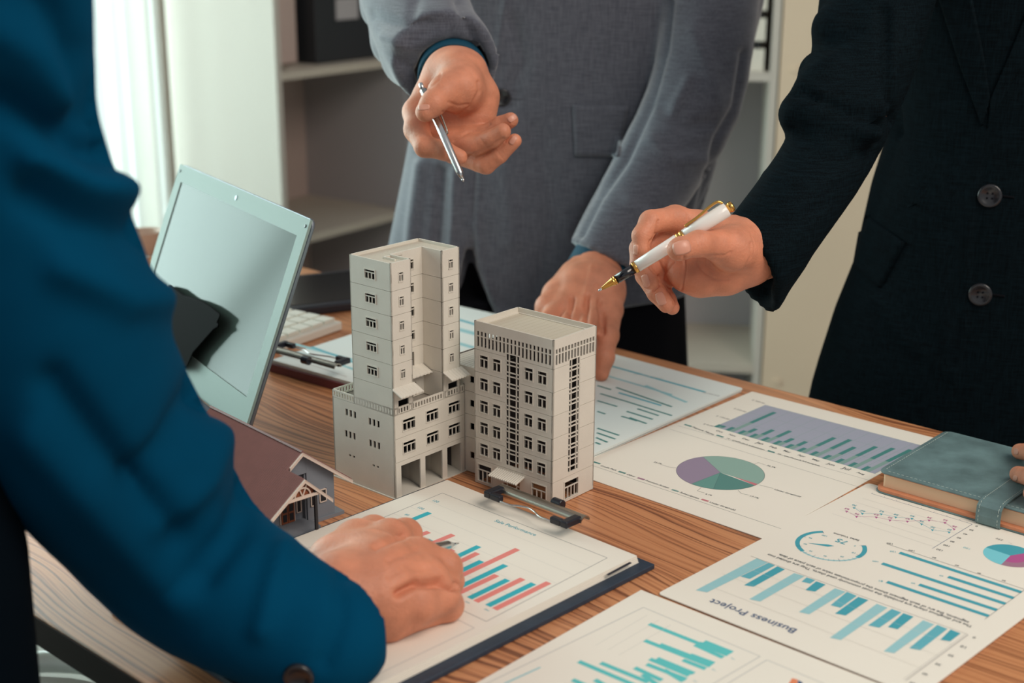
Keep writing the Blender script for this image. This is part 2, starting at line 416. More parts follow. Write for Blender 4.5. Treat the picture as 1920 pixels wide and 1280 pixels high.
# things on the upper shelf
fb = empty('box_file', corner, 'large black box file standing on the upper bookcase shelf', 'box')
o_ = corner+W1*.20+Z3*(shelf_z[0]-FLOOR+.0005)
mb = MB(); mb.box(o_-W1n*.06, W1*.22, -W1n*.24, Z3*.30); b_ = mb.build('body', M['black_box'], fb, bevel=.004)
mb = MB(); mb.box(o_-W1n*.058+W1*.07+Z3*.10, W1*.08, W1n*.002, Z3*.05); mb.build('label_holder', M['grey_panel'], fb)
be = MB(); q = corner+W1*.03+Z3*(shelf_z[0]-FLOOR+.0005)-W1n*.04
be.box(q, W1*.003, -W1n*.1, Z3*.17); be.box(q, W1*.05, -W1n*.1, Z3*.003)
tag(be.build('bookend', M['clip_metal']), 'grey metal bookend at the left end of the upper bookcase shelf', 'bookend')
cbx = MB(); q = corner+W1*.036+Z3*(shelf_z[0]-FLOOR+.004)-W1n*.1
cbx.box(q, W1*.14, -W1n*.2, Z3*.24); tag(cbx.build('storage_box', M['shelf_back'], bevel=.003), 'plain beige storage box beside the black box file', 'box')

# ============================================================ cabinet behind on the right, facing the table
cr = D(1443, 400, 3.0); cr[2] = FLOOR
CU = dr(-8); CV = dr(82)                   # front runs along CU
def cabinet():
    t = empty('shelf_cabinet', cr, 'pale grey open cabinet behind the dark suited person with white trays on its shelf', 'cabinet')
    Wd = .62; dp = .34; z1 = D(1420, 137, 3.0)[2]; z0 = D(1390, 690, 2.95)[2]
    def bx(name, a, da, h0, h1, m, d0=0.0, d1=dp):
        mb = MB(); mb.box(cr-CU*(a+da)+CV*d0+Z3*(h0-FLOOR), CU*da, CV*(d1-d0), Z3*(h1-h0)); return mb.build(name, m, t)
    bx('side_panel', 0, .016, FLOOR, .95, M['white_panel']); bx('side_panel', Wd-.016, .016, FLOOR, .95, M['white_panel'])
    bx('back_panel', .016, Wd-.032, FLOOR, .95, M['grey_panel'], dp-.01, dp)
    bx('shelf', .0165, Wd-.033, z1-.018, z1, M['white_panel'], 0, dp-.011)
    bx('shelf', .0165, Wd-.033, z0-.03, z0-.012, M['shelf_board'], 0, dp-.011)
    bx('shelf', .0165, Wd-.033, .93, .948, M['white_panel'], 0, dp-.011)
    return z1
z1 = cabinet()
for k in range(4):
    t = empty('letter_tray', cr-CU*.33+CV*.02+Z3*(z1-FLOOR+.0005+.064*k), ['lowest', 'second', 'third', 'topmost'][k]+' white letter tray stacked on the cabinet shelf', 'tray', 'stacked letter trays')
    b0 = cr-CU*.33+CV*.02+Z3*(z1-FLOOR+.0008+.064*k)
    mb = MB(); mb.box(b0, CU*.30, CV*.25, Z3*.004); mb.box(b0+Z3*.0041, CU*.30, CV*.004, Z3*.043); mb.box(b0+Z3*.0041+CV*.246, CU*.30, CV*.004, Z3*.043)
    mb.box(b0+Z3*.0041+CV*.0041, CU*.004, CV*.2418, Z3*.043); mb.box(b0+Z3*.0041+CU*.296+CV*.0041, CU*.004, CV*.2418, Z3*.043)
    mb.build('tray_body', M['white_key'], t)
    for a in (.01, .28):
        mb = MB(); mb.box(b0+CU*a+CV*.01+Z3*.0472, CU*.01, CV*.23, Z3*.0155); mb.build('riser', M['black_box'], t)
# beige partition to the right of the cabinet
mb = MB(); p0 = D(1470, 400, 3.0)+CU*.0; p0[2] = FLOOR
mb.box(cr+CU*.004-CV*.004, CU*.27, CV*.12, Z3*2.6); struct('wall_partition', mb, M['beige'])
mb = MB(); mb.box(cr+CU*.2745+CV*.06, CU*2.2, CV*.12, Z3*2.6); struct('wall_right', mb, mat('pinkish_wall', (170, 146, 136), .8))
for px, py in ((1490, 130), (1455, 714)):
    P = D(px, py, 3.0); P = P-CV*(np.dot(P-(cr-CV*.004), CV))
    mb = MB(); mb.tube([P+CV*.002, P-CV*.003], .008, 16); o = mb.build('wall_plug', M['beige'])
    tag(o, 'small round cover cap %s on the beige partition' % ('high' if py < 300 else 'low'), 'cap', 'cover caps on the partition')

# ============================================================ the table
far_n = G(1427, 721)@V; near_n = G(95, 1170)@V+0.0
uL = G(262, 484)@U; uR = .22
def tuv(u, v, z=0): return U*u+V*v+Z3*z
table = empty('office_table', tuv((uL+uR)/2, (near_n+far_n)/2, FLOOR), 'large wooden office table with orange-brown grain under the models and papers', 'table')
mb = MB(); mb.box(tuv(uL, near_n, -.0245), U*(uR-uL), V*(far_n-near_n), Z3*.0245)
tb = mb.build('table_top', M['wood'], table, bevel=.0015)
mb = MB()
for a, b, c, d in ((uL-.0012, near_n-.0012, uR-uL+.0024, .0011), (uL-.0012, far_n+.0001, uR-uL+.0024, .0011)):
    mb.box(tuv(a, b, -.0235), U*c, V*d, Z3*.022)
for a in (uL-.0012, uR+.0001): mb.box(tuv(a, near_n, -.0235), U*.0011, V*(far_n-near_n), Z3*.022)
mb.build('edge_band', M['edge'], table)
for a in (uL+.06, uR-.11):
    for b in (near_n+.06, far_n-.11):
        mb = MB(); mb.box(tuv(a, b, FLOOR+.001), U*.05, V*.05, Z3*(-.025-FLOOR-.001)); mb.build('leg', M['black_metal'], table, bevel=.003)
mb = MB()
mb.box(tuv(uL+.11, near_n+.075, -.065), U*(uR-uL-.22), V*.02, Z3*.04); mb.box(tuv(uL+.11, far_n-.095, -.065), U*(uR-uL-.22), V*.02, Z3*.04)
mb.build('rail', M['black_metal'], table)
# chair beside the near edge (only its chromed ring and grey seat show)
cc = np.array([-.50, 1.135, -.33])
ch = empty('swivel_chair', (cc[0], cc[1], FLOOR), 'grey swivel chair with a pale chromed rim below the near table edge', 'chair')
mb = MB(); n = 48
M['rim'] = mat('white_rim', (226, 238, 232), .25, coat=.3)
def ringpts(r, z, a0=0, a1=2*math.pi, n=48): return [np.array([cc[0]+r*math.cos(a0+(a1-a0)*i/n), cc[1]+r*math.sin(a0+(a1-a0)*i/n), z]) for i in range(n+1)]
mb.tube(ringpts(.200, -.30), .012, 10, caps=False); mb.build('rim', M['rim'], ch, smooth=True)
mb = MB(); vs = []; fs = []
prof = [(0, -.335), (.10, -.333), (.165, -.322), (.176, -.305), (.170, -.30), (.12, -.312), (0, -.318)]
for r, z in prof: vs += [(cc[0]+r*math.cos(2*math.pi*k/32), cc[1]+r*math.sin(2*math.pi*k/32), z) for k in range(32)]
for i in range(len(prof)-1): fs += [(i*32+k, i*32+(k+1) % 32, (i+1)*32+(k+1) % 32, (i+1)*32+k) for k in range(32)]
mb.add(vs, fs); mb.build('seat', M['floor'], ch, smooth=True)
mb = MB(); mb.tube([(cc[0], cc[1], -.335), (cc[0], cc[1], -.66)], .025, 16); mb.build('column', M['chrome'], ch, smooth=True)
for k in range(5):
    a = 2*math.pi*k/5+.3; e = (cc[0]+.2*math.cos(a), cc[1]+.2*math.sin(a), FLOOR+.045)
    mb = MB(); mb.tube([(cc[0], cc[1], -.665), e], [.02, .012], 10); mb.build('leg', M['chrome'], ch, smooth=True)
    mb = MB(); mb.tube([(e[0], e[1]-.01, FLOOR+.0235), (e[0], e[1]+.01, FLOOR+.0235)], .023, 16); mb.build('castor', M['black_metal'], ch)

# ============================================================ papers
# --- pie chart report
c1 = G(1057, 882); c2 = G(1410, 735); c3 = G(1763, 825); c4 = G(1433, 1012)
sh = sheet('chart_sheet', [c1, c2, c3, c4], .0002, .0008, 'white report page with a green and purple pie chart beside the grey tower models')
P = Print(.0008); A = crop(1100, 700, 4); B = crop(1100, 700, 3); C_ = crop(1400, 720, 3.2)
P.line([B(510, 292), (1636, 902)], 'dark', .0003); P.line([B(465, 312), C_(690, 622)], 'dark', .0003); P.line([A(50, 692), A(1462, 1165)], 'dark', .0004)
q = [(1340, 800), (1640, 888), (1740, 838), (1435, 759)]
P.poly(q, 'bg')
W4 = [P.W(x) for x in q]
def bil(s, t): return (W4[0]*(1-s)+W4[1]*s)*(1-t)+(W4[3]*(1-s)+W4[2]*s)*t
for i in range(13): P.line([bil(i/12, 0), bil(i/12, 1)], 'green_l', .0003, True)
for t in (.33, .66, 1): P.line([bil(0, t), bil(1, t)], 'green_l', .0003, True)
hs = [.10, .86, .26, .36, .46, .28, .30, .60, .66, .50, .66, .74, .82]
for i, h_ in enumerate(hs):
    s = (i+.2)/13
    P.poly([bil(s-.022, 0), bil(s+.002, 0), bil(s+.002, min(.13, h_)), bil(s-.022, min(.13, h_))], 'green', True)
    P.poly([bil(s+.004, 0), bil(s+.03, 0), bil(s+.03, h_*.45), bil(s+.004, h_*.45)], 'green_l', True)
    P.poly([bil(s+.004, h_*.45), bil(s+.03, h_*.45), bil(s+.03, h_), bil(s+.004, h_)], 'green', True)
mo = ['Oct', 'Nov', 'Dec', 'Jan', 'Feb', 'Mar', 'Apr', 'May', 'Jun', 'Jul', 'Aug', 'Sep']
for i in range(11):
    s = (i+.45)/11.3; a = PX(bil(s, -.10)); b = PX(bil(s+.045, -.10)); P.text(mo[i], a, b, 'dark')
for (x0, y0, x1, y1), t in zip(((1409, 750, 1432, 757), (1375, 766, 1397, 773), (1342, 780, 1366, 787), (1318, 795, 1336, 800)), ('$ 300.00', '$ 200.00', '$ 100.00', '$ 0.00')): P.text(t, (x0, y0), (x1, y1), 'grey')
pc = np.array([.3899*.4767, 2.4083*.4767, .0008]); pr_ = .0815*.4767
def ang(px, py): v = G(px, py, .0008)-pc; return math.atan2(v[1], v[0])
a1, a2, a3, a4, a5 = ang(1321, 858.8), ang(1423.7, 908), ang(1417, 910.5), ang(1337, 918), ang(1296, 907)
def cw(a, b): 
    while b > a: b -= 2*math.pi
    return b, a
for a, b, k in ((a1, a2, 'mint'), (a3, a4, 'sea'), (a4, a5, 'sea2'), (a5, a1, 'purple')):
    lo, hi = cw(a, b); P.sector(pc, 0, pr_, lo, hi, k)
lo, hi = cw(a2, a3); ce = pc+(np.array([math.cos(a2), math.sin(a2), 0]))*pr_*.35; P.poly([ce]+[pc+pr_*np.array([math.cos(lo+(hi-lo)*i/4), math.sin(lo+(hi-lo)*i/4), 0]) for i in range(5)], 'rose', True)
for a in (a1, a4, a5): P.line([pc, pc+pr_*np.array([math.cos(a), math.sin(a), 0])], 'dark', .0002, True)
P.line([pc+(pr_+.0001)*np.array([math.cos(i*math.pi/30), math.sin(i*math.pi/30), 0]) for i in range(61)], 'dark', .0003, True)
for pts in ([(1240, 871), (1257, 876), (1268, 877)], [(1412.5, 870.7), (1422, 867), (1436, 872)], [(1424, 909), (1450, 915.5)], [(1384, 919), (1390, 925), (1405, 928)], [(1314.5, 914), (1307.5, 920), (1321, 924)]): P.line(pts, 'dark', .0003)
for t, a, b in (('33.3%', (1225, 866.5), (1239.5, 870.5)), ('36.3%', (1437, 873), (1453, 877.5)), ('Under threshold', (1451, 918), (1500, 932)), ('17.7%', (1405.5, 930.5), (1421.5, 935)), ('6.1%', (1322, 926.5), (1334, 929.5)),
                ('Credit Pack', (1125, 873.5), (1155, 882.5)), ('Other', (1174, 889.5), (1190, 894.5)), ('Premium Access', (1209, 901), (1253, 915.5)), ('Subscription', (1274, 923.5), (1309, 935.5)), ('Under threshold', (1329.5, 942), (1377, 957)),
                ('Feature Name', (1297, 801), (1337, 815.5)), ('10 - specific pack subscription', (1362, 822), (1432, 844)), ('50 - specific pack full template', (1457, 851), (1536, 874))): P.text(t, a, b, 'dark')
for (x, y), k in (((1119, 867.5), 'green'), ((1166.5, 885.5), 'sea'), ((1202, 897.3), 'mauve'), ((1266, 919.5), 'green_l'), ((1322, 937.7), 'rose'), ((1290, 797.5), 'green'), ((1350, 817.5), 'green'), ((1446, 846.5), 'green')):
    P.line([(x-6.5, y-2), (x+6.5, y+2)], k, .0026)
P.build('printed_graphics', sh)

# --- business project report
e1 = G(1233, 1116); e2 = G(1628, 908.5); e4 = G(1722, 1311); e3 = e2+(e4-e1)*1.0
sh = sheet('chart_sheet', [e1, e2, e3, e4], .0010, .0018, 'white report page titled Business Project with upside-down blue bars and a dial', rounded=.004)
P = Print(.0018); S6 = crop(1220, 900, 2.743)
te = [C_(*q) for q in ((645, 740), (695, 775), (808, 778), (895, 797), (992, 805), (1050, 838), (1115, 873), (1215, 887))]
mg = [C_(*q) for q in ((600, 762), (660, 793), (778, 797), (860, 815), (965, 822), (1095, 815), (1190, 830), (1245, 868))]
P.line(te, 'teal', .0004); P.line(mg, 'magenta', .0004)
for pts, k, v in ((te, 'teal', [70, 60, 62, 58, 50, 44, 30, 20]), (mg, 'magenta', [65, 56, 53, 50, 47, 54, 52, 36])):
    for (x, y), n_ in zip(pts, v):
        P.poly([(x-3, y-1.2), (x+3, y-.2), (x-.5, y+3)], k); P.text(str(n_), (x+6, y-4.0), (x-2, y-6.4), k)
qa, qb, qc, qd = [P.W(x) for x in ((1634, 925), (1823, 982.5), (1748, 1028), (1556, 965))]
for t in (.22, .4, .58, .76, .94): P.line([qa+(qd-qa)*t, qb+(qc-qb)*t], 'lgrey', .0003, True)
P.line([qa, qb, qc], 'navy', .0004, True)
for i in range(8):
    p_ = qa+(qb-qa)*(i/8); P.line([p_, p_+(qd-qa)*-.03], 'navy', .0003, True)
for (x, y), t in zip(((1383, 853), (1352, 878), (1315, 902), (1277, 925), (1237, 947), (1202, 972), (1160, 998)), (0, 20, 40, 60, 80, 100, 120)):
    x, y = C_(x, y); w_ = 1.9*len(str(t)); P.text(str(t), (x+w_, y-.6), (x-w_, y-.6-w_*.55), 'dark')
gc = P.W((1558, 1023)); gr = np.linalg.norm(P.W((1620, 1018))-gc)
def ga(px, py): v = P.W((px, py))-gc; return math.atan2(v[1], v[0])
b1, b2, b3, b4 = ga(*C_(460, 890)), ga(*C_(345, 1000)), ga(*C_(645, 1032)), ga(*C_(690, 968))
def ccw(a, b):
    while b < a: b += 2*math.pi
    return a, b
P.sector(gc, gr*.87, gr, *ccw(b1, b2), 'teal'); P.sector(gc, gr*.92, gr*.98, *ccw(b2, b3), 'teal_l', 40); P.sector(gc, gr*.87, gr, *ccw(b3, b4), 'teal')
lo, hi = ccw(b1, b4)
for i in range(31):
    a = lo+(hi-lo)*i/30; d_ = np.array([math.cos(a), math.sin(a), 0]); P.line([gc+d_*gr*(.82 if i % 5 == 0 else .88), gc+d_*gr], 'navy' if i % 5 == 0 else 'teal', .0003, True)
for i, t in enumerate((100, 90, 80, 70, 40, 20, 10, 0)):
    a = lo+(hi-lo)*i/7; c_ = PX(gc+np.array([math.cos(a), math.sin(a), 0])*gr*.7); w_ = 1.5*len(str(t)); P.text(str(t), (c_[0]+w_, c_[1]+w_*.27), (c_[0]-w_, c_[1]-w_*.27), 'teal')
P.poly([C_(365, 953), C_(490, 962), C_(525, 971), C_(487, 975)], 'teal')
P.text('Sales Volume', C_(680, 936), C_(525, 890), 'dark'); P.text('75', C_(612, 946), C_(552, 926), 'teal')
P.text('The and doughnut charts are probably the most commonly used charts. They are divided into', S6(1658, 750), S6(607, 378), 'dark', 1.1)
P.text('segments, the arc of each segment shows the proportionate value of each piece of data.', S6(1640, 728), S6(662, 378), 'dark', 1.1)
P.text('Business Project', S6(755, 768), S6(318, 610), 'navy')
bars = [('l', (545, 402), (602, 424), (290, 577), (232, 566)), ('m', (606, 425), (640, 438), (510, 508), (462, 495)), ('d', (652, 443), (690, 459), (530, 548), (480, 540)),
        ('l', (738, 478), (792, 494), (563, 624), (507, 612)), ('m', (802, 500), (847, 514), (820, 532), (776, 522)), ('d', (852, 520), (900, 537), (846, 573), (795, 565)),
        ('l', (948, 556), (1003, 574), (815, 690), (762, 678)), ('m', (1010, 574), (1060, 595), (976, 656), (925, 643)), ('d', (1068, 600), (1120, 617), (1003, 696), (948, 686)),
        ('l', (1163, 636), (1218, 656), (978, 822), (922, 810)), ('m', (1240, 662), (1290, 680), (1176, 759), (1118, 747)), ('d', (1300, 684), (1352, 702), (1270, 767), (1220, 755)),
        ('l', (1402, 720), (1458, 742), (1252, 890), (1198, 880)), ('m', (1474, 744), (1526, 765), (1386, 874), (1330, 864)), ('d', (1543, 768), (1594, 788), (1540, 829), (1490, 820))]
for k, *pts in bars: P.poly([S6(*x) for x in pts], {'l': 'teal_l', 'm': 'teal_m', 'd': 'teal'}[k])
P.line([S6(515, 390), S6(1630, 793)], 'grey', .0003)
for d_ in ((-75, 42), (-150, 90), (-235, 145)): P.line([S6(515+d_[0], 390+d_[1]), S6(1630+d_[0], 795+d_[1]*1.2)], 'lgrey', .0002)
P.line([S6(1632, 795), S6(1312, 1030)], 'grey', .0005); P.line([S6(1622, 791), S6(1300, 1024)], 'lgrey', .0005)
for (x, y), t in zip(((1668, 808), (1612, 857), (1548, 903), (1482, 948), (1415, 998), (1350, 1045)), (0, 10, 20, 30, 40, 50)): P.text(str(t), S6(x+7*len(str(t)), y), S6(x-7*len(str(t)), y-4.6*len(str(t))), 'dark')
for a, b in (((1280, 373), (1908, 577)), ((1530, 497), (1868, 607)), ((1190, 428), (1825, 636)), ((1380, 537), (1780, 668)), ((1215, 523), (1738, 699))): P.line([S6(*a), S6(*b)], 'teal', .0042)
P.line([S6(1215, 328), S6(1925, 562), S6(1718, 716)], 'dark', .0003)
for (x, y), t in zip(((1230, 322), (1342, 358), (1460, 395), (1577, 435), (1692, 475), (1818, 513)), (120, 100, 80, 60, 40, 20)): P.text(str(t), S6(x+5*len(str(t)), y+4), S6(x-5*len(str(t)), y-1), 'dark')
for (x, y), t in zip(((1245, 362), (1155, 412), (1495, 487), (1350, 525), (1185, 513)), (120, 100, 62, 50, 81)): P.text(str(t), S6(x+5*len(str(t)), y+4), S6(x-5*len(str(t)), y+1), 'teal_m')
pc2 = P.W(S6(1850, 388)); r2 = np.linalg.norm(P.W(S6(1710, 374))-pc2)
def pa(x, y): v = P.W(S6(x, y))-pc2; return math.atan2(v[1], v[0])
z_ = [pa(1722, 345), pa(1805, 432), pa(1850, 445), pa(1960, 370)]
P.sector(pc2, 0, r2, *cw(z_[0], z_[3]), 'teal'); P.sector(pc2, 0, r2, *cw(z_[1], z_[0]), 'cyan_l'); P.sector(pc2, 0, r2, *cw(z_[3], z_[1]), 'mauve')
P.sector(pc2, 0, r2*.62, *cw(z_[3], z_[1]), 'magenta')
P.text('250', S6(1815, 308), S6(1780, 296), 'grey'); P.text('100', S6(1645, 352), S6(1612, 342), 'teal_l')
P.line([S6(1838, 318), S6(1862, 330)], 'grey', .0002)
P.build('printed_graphics', sh)

# --- bottom sheet with turquoise bars
g1 = G(1202, 1107); gu = G(1920, 1390)-g1; gu = gu/np.linalg.norm(gu); gv = np.array([-gu[1], gu[0], 0])*-1
g2 = g1+gu*.21; g4 = g1+gv*.297; g3 = g2+gv*.297
sh = sheet('chart_sheet', [g1, g2, g3, g4], .0001, .0007, 'white report page with stepped turquoise bars at the near edge of the table')
P = Print(.0007); E5 = crop(840, 1080, 2.743)
P.line([E5(1005, 160), E5(160, 570)], 'lgrey', .001); P.line([E5(1005, 160), E5(1605, 412), E5(1300, 590)], 'lgrey', .001)
P.line([E5(1400, 575), E5(1640, 430), E5(2000, 580)], 'lgrey', .001)
bl = [((1035, 245), (1440, 405)), ((1290, 342), (1450, 398)), ((1318, 335), (1462, 392)), ((1270, 352), (1415, 418)),
      ((1012, 330), (1350, 462)), ((1090, 350), (1358, 452)), ((1245, 403), (1368, 448)), ((1208, 430), (1325, 476)),
      ((1038, 425), (1240, 510)), ((1075, 422), (1265, 500)), ((1022, 452), (1225, 530)), ((1110, 480), (1210, 540)),
      ((672, 438), (960, 560)), ((785, 445), (1030, 545)), ((960, 470), (1100, 535)), ((1000, 505), (1080, 560)), ((640, 532), (800, 600)), ((755, 532), (860, 590))]
for a, b in bl: P.line([E5(*a), E5(*b)], 'turq', .0042)
P.line([E5(475, 468), E5(290, 552)], 'teal_l', .0015)
for x, y in ((1462, 424), (1365, 482), (1270, 540)): P.text('Nov', E5(x-10, y-3), E5(x+10, y+6), 'teal')
for d_ in (60, 120, 180): P.line([E5(1005+d_*1.0-40, 175+d_*.42), E5(700+d_, 330+d_*.42)], 'lgrey', .0003)
P.poly([E5(1740, 570), E5(1770, 524), E5(1800, 532), E5(1790, 580)], 'orange'); P.poly([E5(1792, 570), E5(1802, 534), E5(1822, 545), E5(1830, 570)], 'navy')
P.build('printed_graphics', sh)

# --- stack behind on the right
k1 = G(1391, 727, .0042); su = G(1145, 662, .0042)-k1; su /= np.linalg.norm(su); sv = G(1114, 850, .0042)-k1; sv /= np.linalg.norm(sv)
for i in range(7):
    j = np.array([random.uniform(-1, 1), random.uniform(-1, 1), 0])*.0015 if i < 6 else np.zeros(3)
    a = k1+j; zz = .0002+.0006*i
    o = sheet('report_sheet', [a, a+su*.21, a+su*.21+sv*.297, a+sv*.297], zz, zz+.0005,
              'top page of the paper stack behind the right tower, printed with teal lines' if i == 6 else 'plain white page lying beneath the printed top page of the stack behind the right tower', 'pages of the paper stack', 'paper2')
P = Print(.0043)
A2 = crop(960, 640, 2)
for a, b, wd, k in (((365, 90), (725, 190), .0040, 'teal_m'), ((345, 125), (600, 200), .0036, 'teal_l'), ((500, 165), (655, 228), .0040, 'teal_l'), ((320, 165), (372, 181), .003, 'green'), ((390, 172), (600, 245), .003, 'green'), ((400, 192), (560, 240), .0036, 'teal_m'),
                    ((330, 195), (430, 225), .0028, 'green'), ((430, 225), (600, 278), .0028, 'green'), ((470, 252), (550, 278), .0028, 'green'), ((320, 222), (395, 244), .0028, 'green'), ((430, 262), (528, 292), .003, 'green'), ((440, 285), (505, 308), .0028, 'green'),
                    ((410, 280), (470, 298), .0028, 'green'), ((320, 262), (350, 272), .0028, 'green'), ((320, 325), (402, 352), .0028, 'green'), ((318, 342), (388, 366), .0028, 'green'), ((315, 360), (358, 378), .0028, 'green'), ((312, 378), (332, 386), .0028, 'green')):
    a, b = A2(*a), A2(*b); P.line([a, b], k, wd); continue
    P.line([A(*a), A(*b)], k, wd)
P.text('30,000,000', A(865, 143), A(990, 172), 'grey'); P.text('Quarterly figures', A(350, 5), A(570, 40), 'lgrey')
P.build('printed_graphics', o)

# --- clipboards
def clipboard(name, t, F0, ux, vx, wd, ln, z_board, mboard, zt):
    """board with its clip end at F0 running along ux, page running along vx"""
    mb = MB(); P4 = [F0, F0+ux*wd, F0+ux*wd+vx*ln, F0+vx*ln]
    mb.prism([(p[0], p[1]) for p in P4], .0003, z_board); mb.build('board', mboard, t, bevel=.0008)
def clip(t, a, b, z, vx):
    """spring clip with a bar from a to b, wire bail with rubber ends reaching along vx"""
    d = (b-a); L = np.linalg.norm(d); d = d/L
    mb = MB(); n = 10; vs = []; fs = []
    for i, s in enumerate((0, 1)):
        for k in range(n+1):
            th = math.pi*(k/n); vs.append(a+d*L*s-vx*(.0055*math.cos(th))+Z3*(z+.0012+.0042*math.sin(th)))
        for k in range(n+1):
            th = math.pi*(1-k/n); vs.append(a+d*L*s-vx*(.0047*math.cos(th))+Z3*(z+.0006+.0036*math.sin(th)))
    m_ = 2*(n+1)
    for k in range(m_): fs.append((k, (k+1) % m_, m_+(k+1) % m_, m_+k))
    fs.append(tuple(range(m_))[::-1]); fs.append(tuple(range(m_, 2*m_))); mb.add(vs, fs); mb.build('clip_bar', M['clip_metal'], t, smooth=False)
    w_ = lambda s, q, h: a+d*L*s+vx*q+Z3*(z+h)
    pts = [w_(.06, .004, .004), w_(.05, .016, .003), w_(.12, .019, .002), w_(.30, .0195, .0016), w_(.38, .0165, .0018), w_(.47, .0135, .0018), w_(.57, .0155, .0018), w_(.68, .0195, .0016), w_(.85, .019, .002), w_(.95, .016, .003), w_(.94, .004, .004)]
    sm = []
    for i in range(len(pts)-1):
        p0, p1, p2, p3 = pts[max(i-1, 0)], pts[i], pts[i+1], pts[min(i+2, len(pts)-1)]
        for k in range(5):
            q = k/5; sm.append(.5*((2*p1)+(-p0+p2)*q+(2*p0-5*p1+4*p2-p3)*q*q+(-p0+3*p1-3*p2+p3)*q**3))
    sm.append(pts[-1]); mb = MB(); mb.tube(sm, .0008, 8); mb.build('wire_bail', M['steel'], t, smooth=True)
    for s in (.05, .95):
        sg = 1 if s < .5 else -1; mb = MB(); o_ = w_(s, .003, .0004)
        mb.box(o_-d*.0035, d*.007, vx*.018, Z3*.0058); mb.box(o_+vx*.0125+d*sg*.0035, d*sg*.011, vx*.0055, Z3*.0055)
        mb.build('rubber_grip', M['black_plastic'], t, bevel=.0012)
    c_ = w_(.62, -.007, .003); mb = MB(); mb.tube([c_-d*.005, c_+d*.005], .0045, 14); mb.build('hinge_knob', M['black_plastic'], t, bevel=.0008)
F0 = G(834, 900, .004); F1 = G(1228, 1058, .004); bu = F1-F0; bw = np.linalg.norm(bu); bu /= bw; bv = np.array([bu[1], -bu[0], 0])
cb = empty('clipboard', (F0[0], F0[1], 0), 'dark blue clipboard in the foreground holding the Sale Performance chart', 'clipboard')
clipboard('clipboard', cb, F0, bu, bv, bw, .325, .0045, M['board'], 0)
for i in range(5):
    j = bu*(.0008*(4-i)) if i < 4 else np.zeros(3)
    o0 = F0+bu*.0095+bv*(.0075-.0004*i)+j; zz = .0047+.0009*i
    o = sheet('chart_sheet', [o0, o0+bu*(bw-.0225), o0+bu*(bw-.0225)+bv*.30, o0+bv*.30], zz, zz+.0007,
              'page headed Sale Performance with teal and coral bars on the clipboard' if i == 4 else 'white page beneath the Sale Performance chart on the clipboard', 'pages held on the near clipboard')
zp = zz+.0007
P = Print(zp); Q = crop(520, 900, 2.667)
P.line([Q(215, 318), Q(825, 64), Q(1650, 388), Q(1045, 706), Q(215, 318)], 'grey', .0006)
P.line([Q(160, 335), Q(985, 738), Q(420, 1010)], 'lgrey', .0009); P.line([Q(160, 335), Q(-100, 450)], 'lgrey', .0009)
for i in range(1, 7):
    P.line([(Q(825-82*i, 64+34*i)), Q(1650-84*i, 388+43*i)], 'lgrey', .00025)
for (x, y), t in zip(((787, 103), (713, 138), (643, 172), (567, 203)), (120, 100, 80, 60)): P.text(str(t), Q(x-4.6*len(str(t)), y+1), Q(x+4.6*len(str(t)), y+1+3*len(str(t))), 'teal')
for k, a, b in (('cyan', (540, 252), (762, 162)), ('coral', (560, 268), (640, 240)), ('cyan', (600, 285), (645, 279)), ('coral', (600, 318), (758, 258)), ('cyan', (640, 345), (770, 298)), ('coral', (690, 350), (880, 272)),
                ('cyan', (720, 375), (890, 316)), ('coral', (760, 400), (880, 348)), ('cyan', (800, 428), (1008, 330)), ('coral', (830, 448), (1002, 364)), ('cyan', (840, 490), (1022, 404)), ('coral', (850, 510), (1202, 344)), ('cyan', (870, 553), (1142, 424)),
                ('coral', (900, 567), (1098, 474)), ('cyan', (960, 590), (1152, 497)), ('coral', (992, 607), (1228, 492)), ('cyan', (1052, 628), (1282, 516)), ('coral', (1086, 645), (1358, 511))): P.line([Q(*a), Q(*b)], k, .0054)
P.text('Sale Performance', Q(1083, 205), Q(1287, 279), 'teal')
for x, y, t in ((948, 608, 'Nov'), (1045, 646, 'Dec')): P.text(t, Q(x-12, y), Q(x+12, y+9), 'teal')
P.line([Q(1650, 474), Q(1768, 411)], 'black', .0026)
P.build('printed_graphics', o)
clip(cb, G(938, 937, zp), G(1097, 999, zp), zp, bv)

X0 = G(504, 690, .004); X1 = G(720, 752, .004); xu = X1-X0; xu /= np.linalg.norm(xu); xv = np.array([-xu[1], xu[0], 0])
cb2 = empty('clipboard', (X0[0], X0[1], 0), 'dark red clipboard behind the laptop with its clip facing the grey tower', 'clipboard')
clipboard('clipboard', cb2, X0, xu, xv, .23, .30, .010, M['maroon'], 0)
for i in range(3):
    o0 = X0+xu*.003+xv*.002; zz = .0102+.0012*i
    o = sheet('chart_sheet', [o0, o0+xu*.222, o0+xu*.222+xv*.292, o0+xv*.292], zz, zz+.001, 'white page with pale teal lines on the clipboard behind the laptop' if i == 2 else 'white page beneath the pale teal chart on the far clipboard', 'pages held on the far clipboard', 'paper2')
P = Print(zz+.001); R7 = crop(500, 460, 4.266)
for a, b, wd, k in (((210, 785), (690, 915), .006, 'teal_l'), ((360, 810), (740, 950), .004, 'teal_m'), ((230, 850), (690, 985), .004, 'teal_l'), ((560, 940), (740, 1010), .004, 'teal_l'), ((110, 870), (640, 1050), .002, 'lgrey')): P.line([R7(*a), R7(*b)], k, wd)
P.line([(840, 612), (900, 628)], 'teal_l', .01); P.line([(850, 596), (905, 612)], 'teal_m', .006); P.line([(848, 640), (900, 655)], 'teal_l', .008)
P.build('printed_graphics', o)
clip(cb2, G(527, 672, .0140)-xv*.016, G(655, 708, .0140)-xv*.016, .0140, xv)

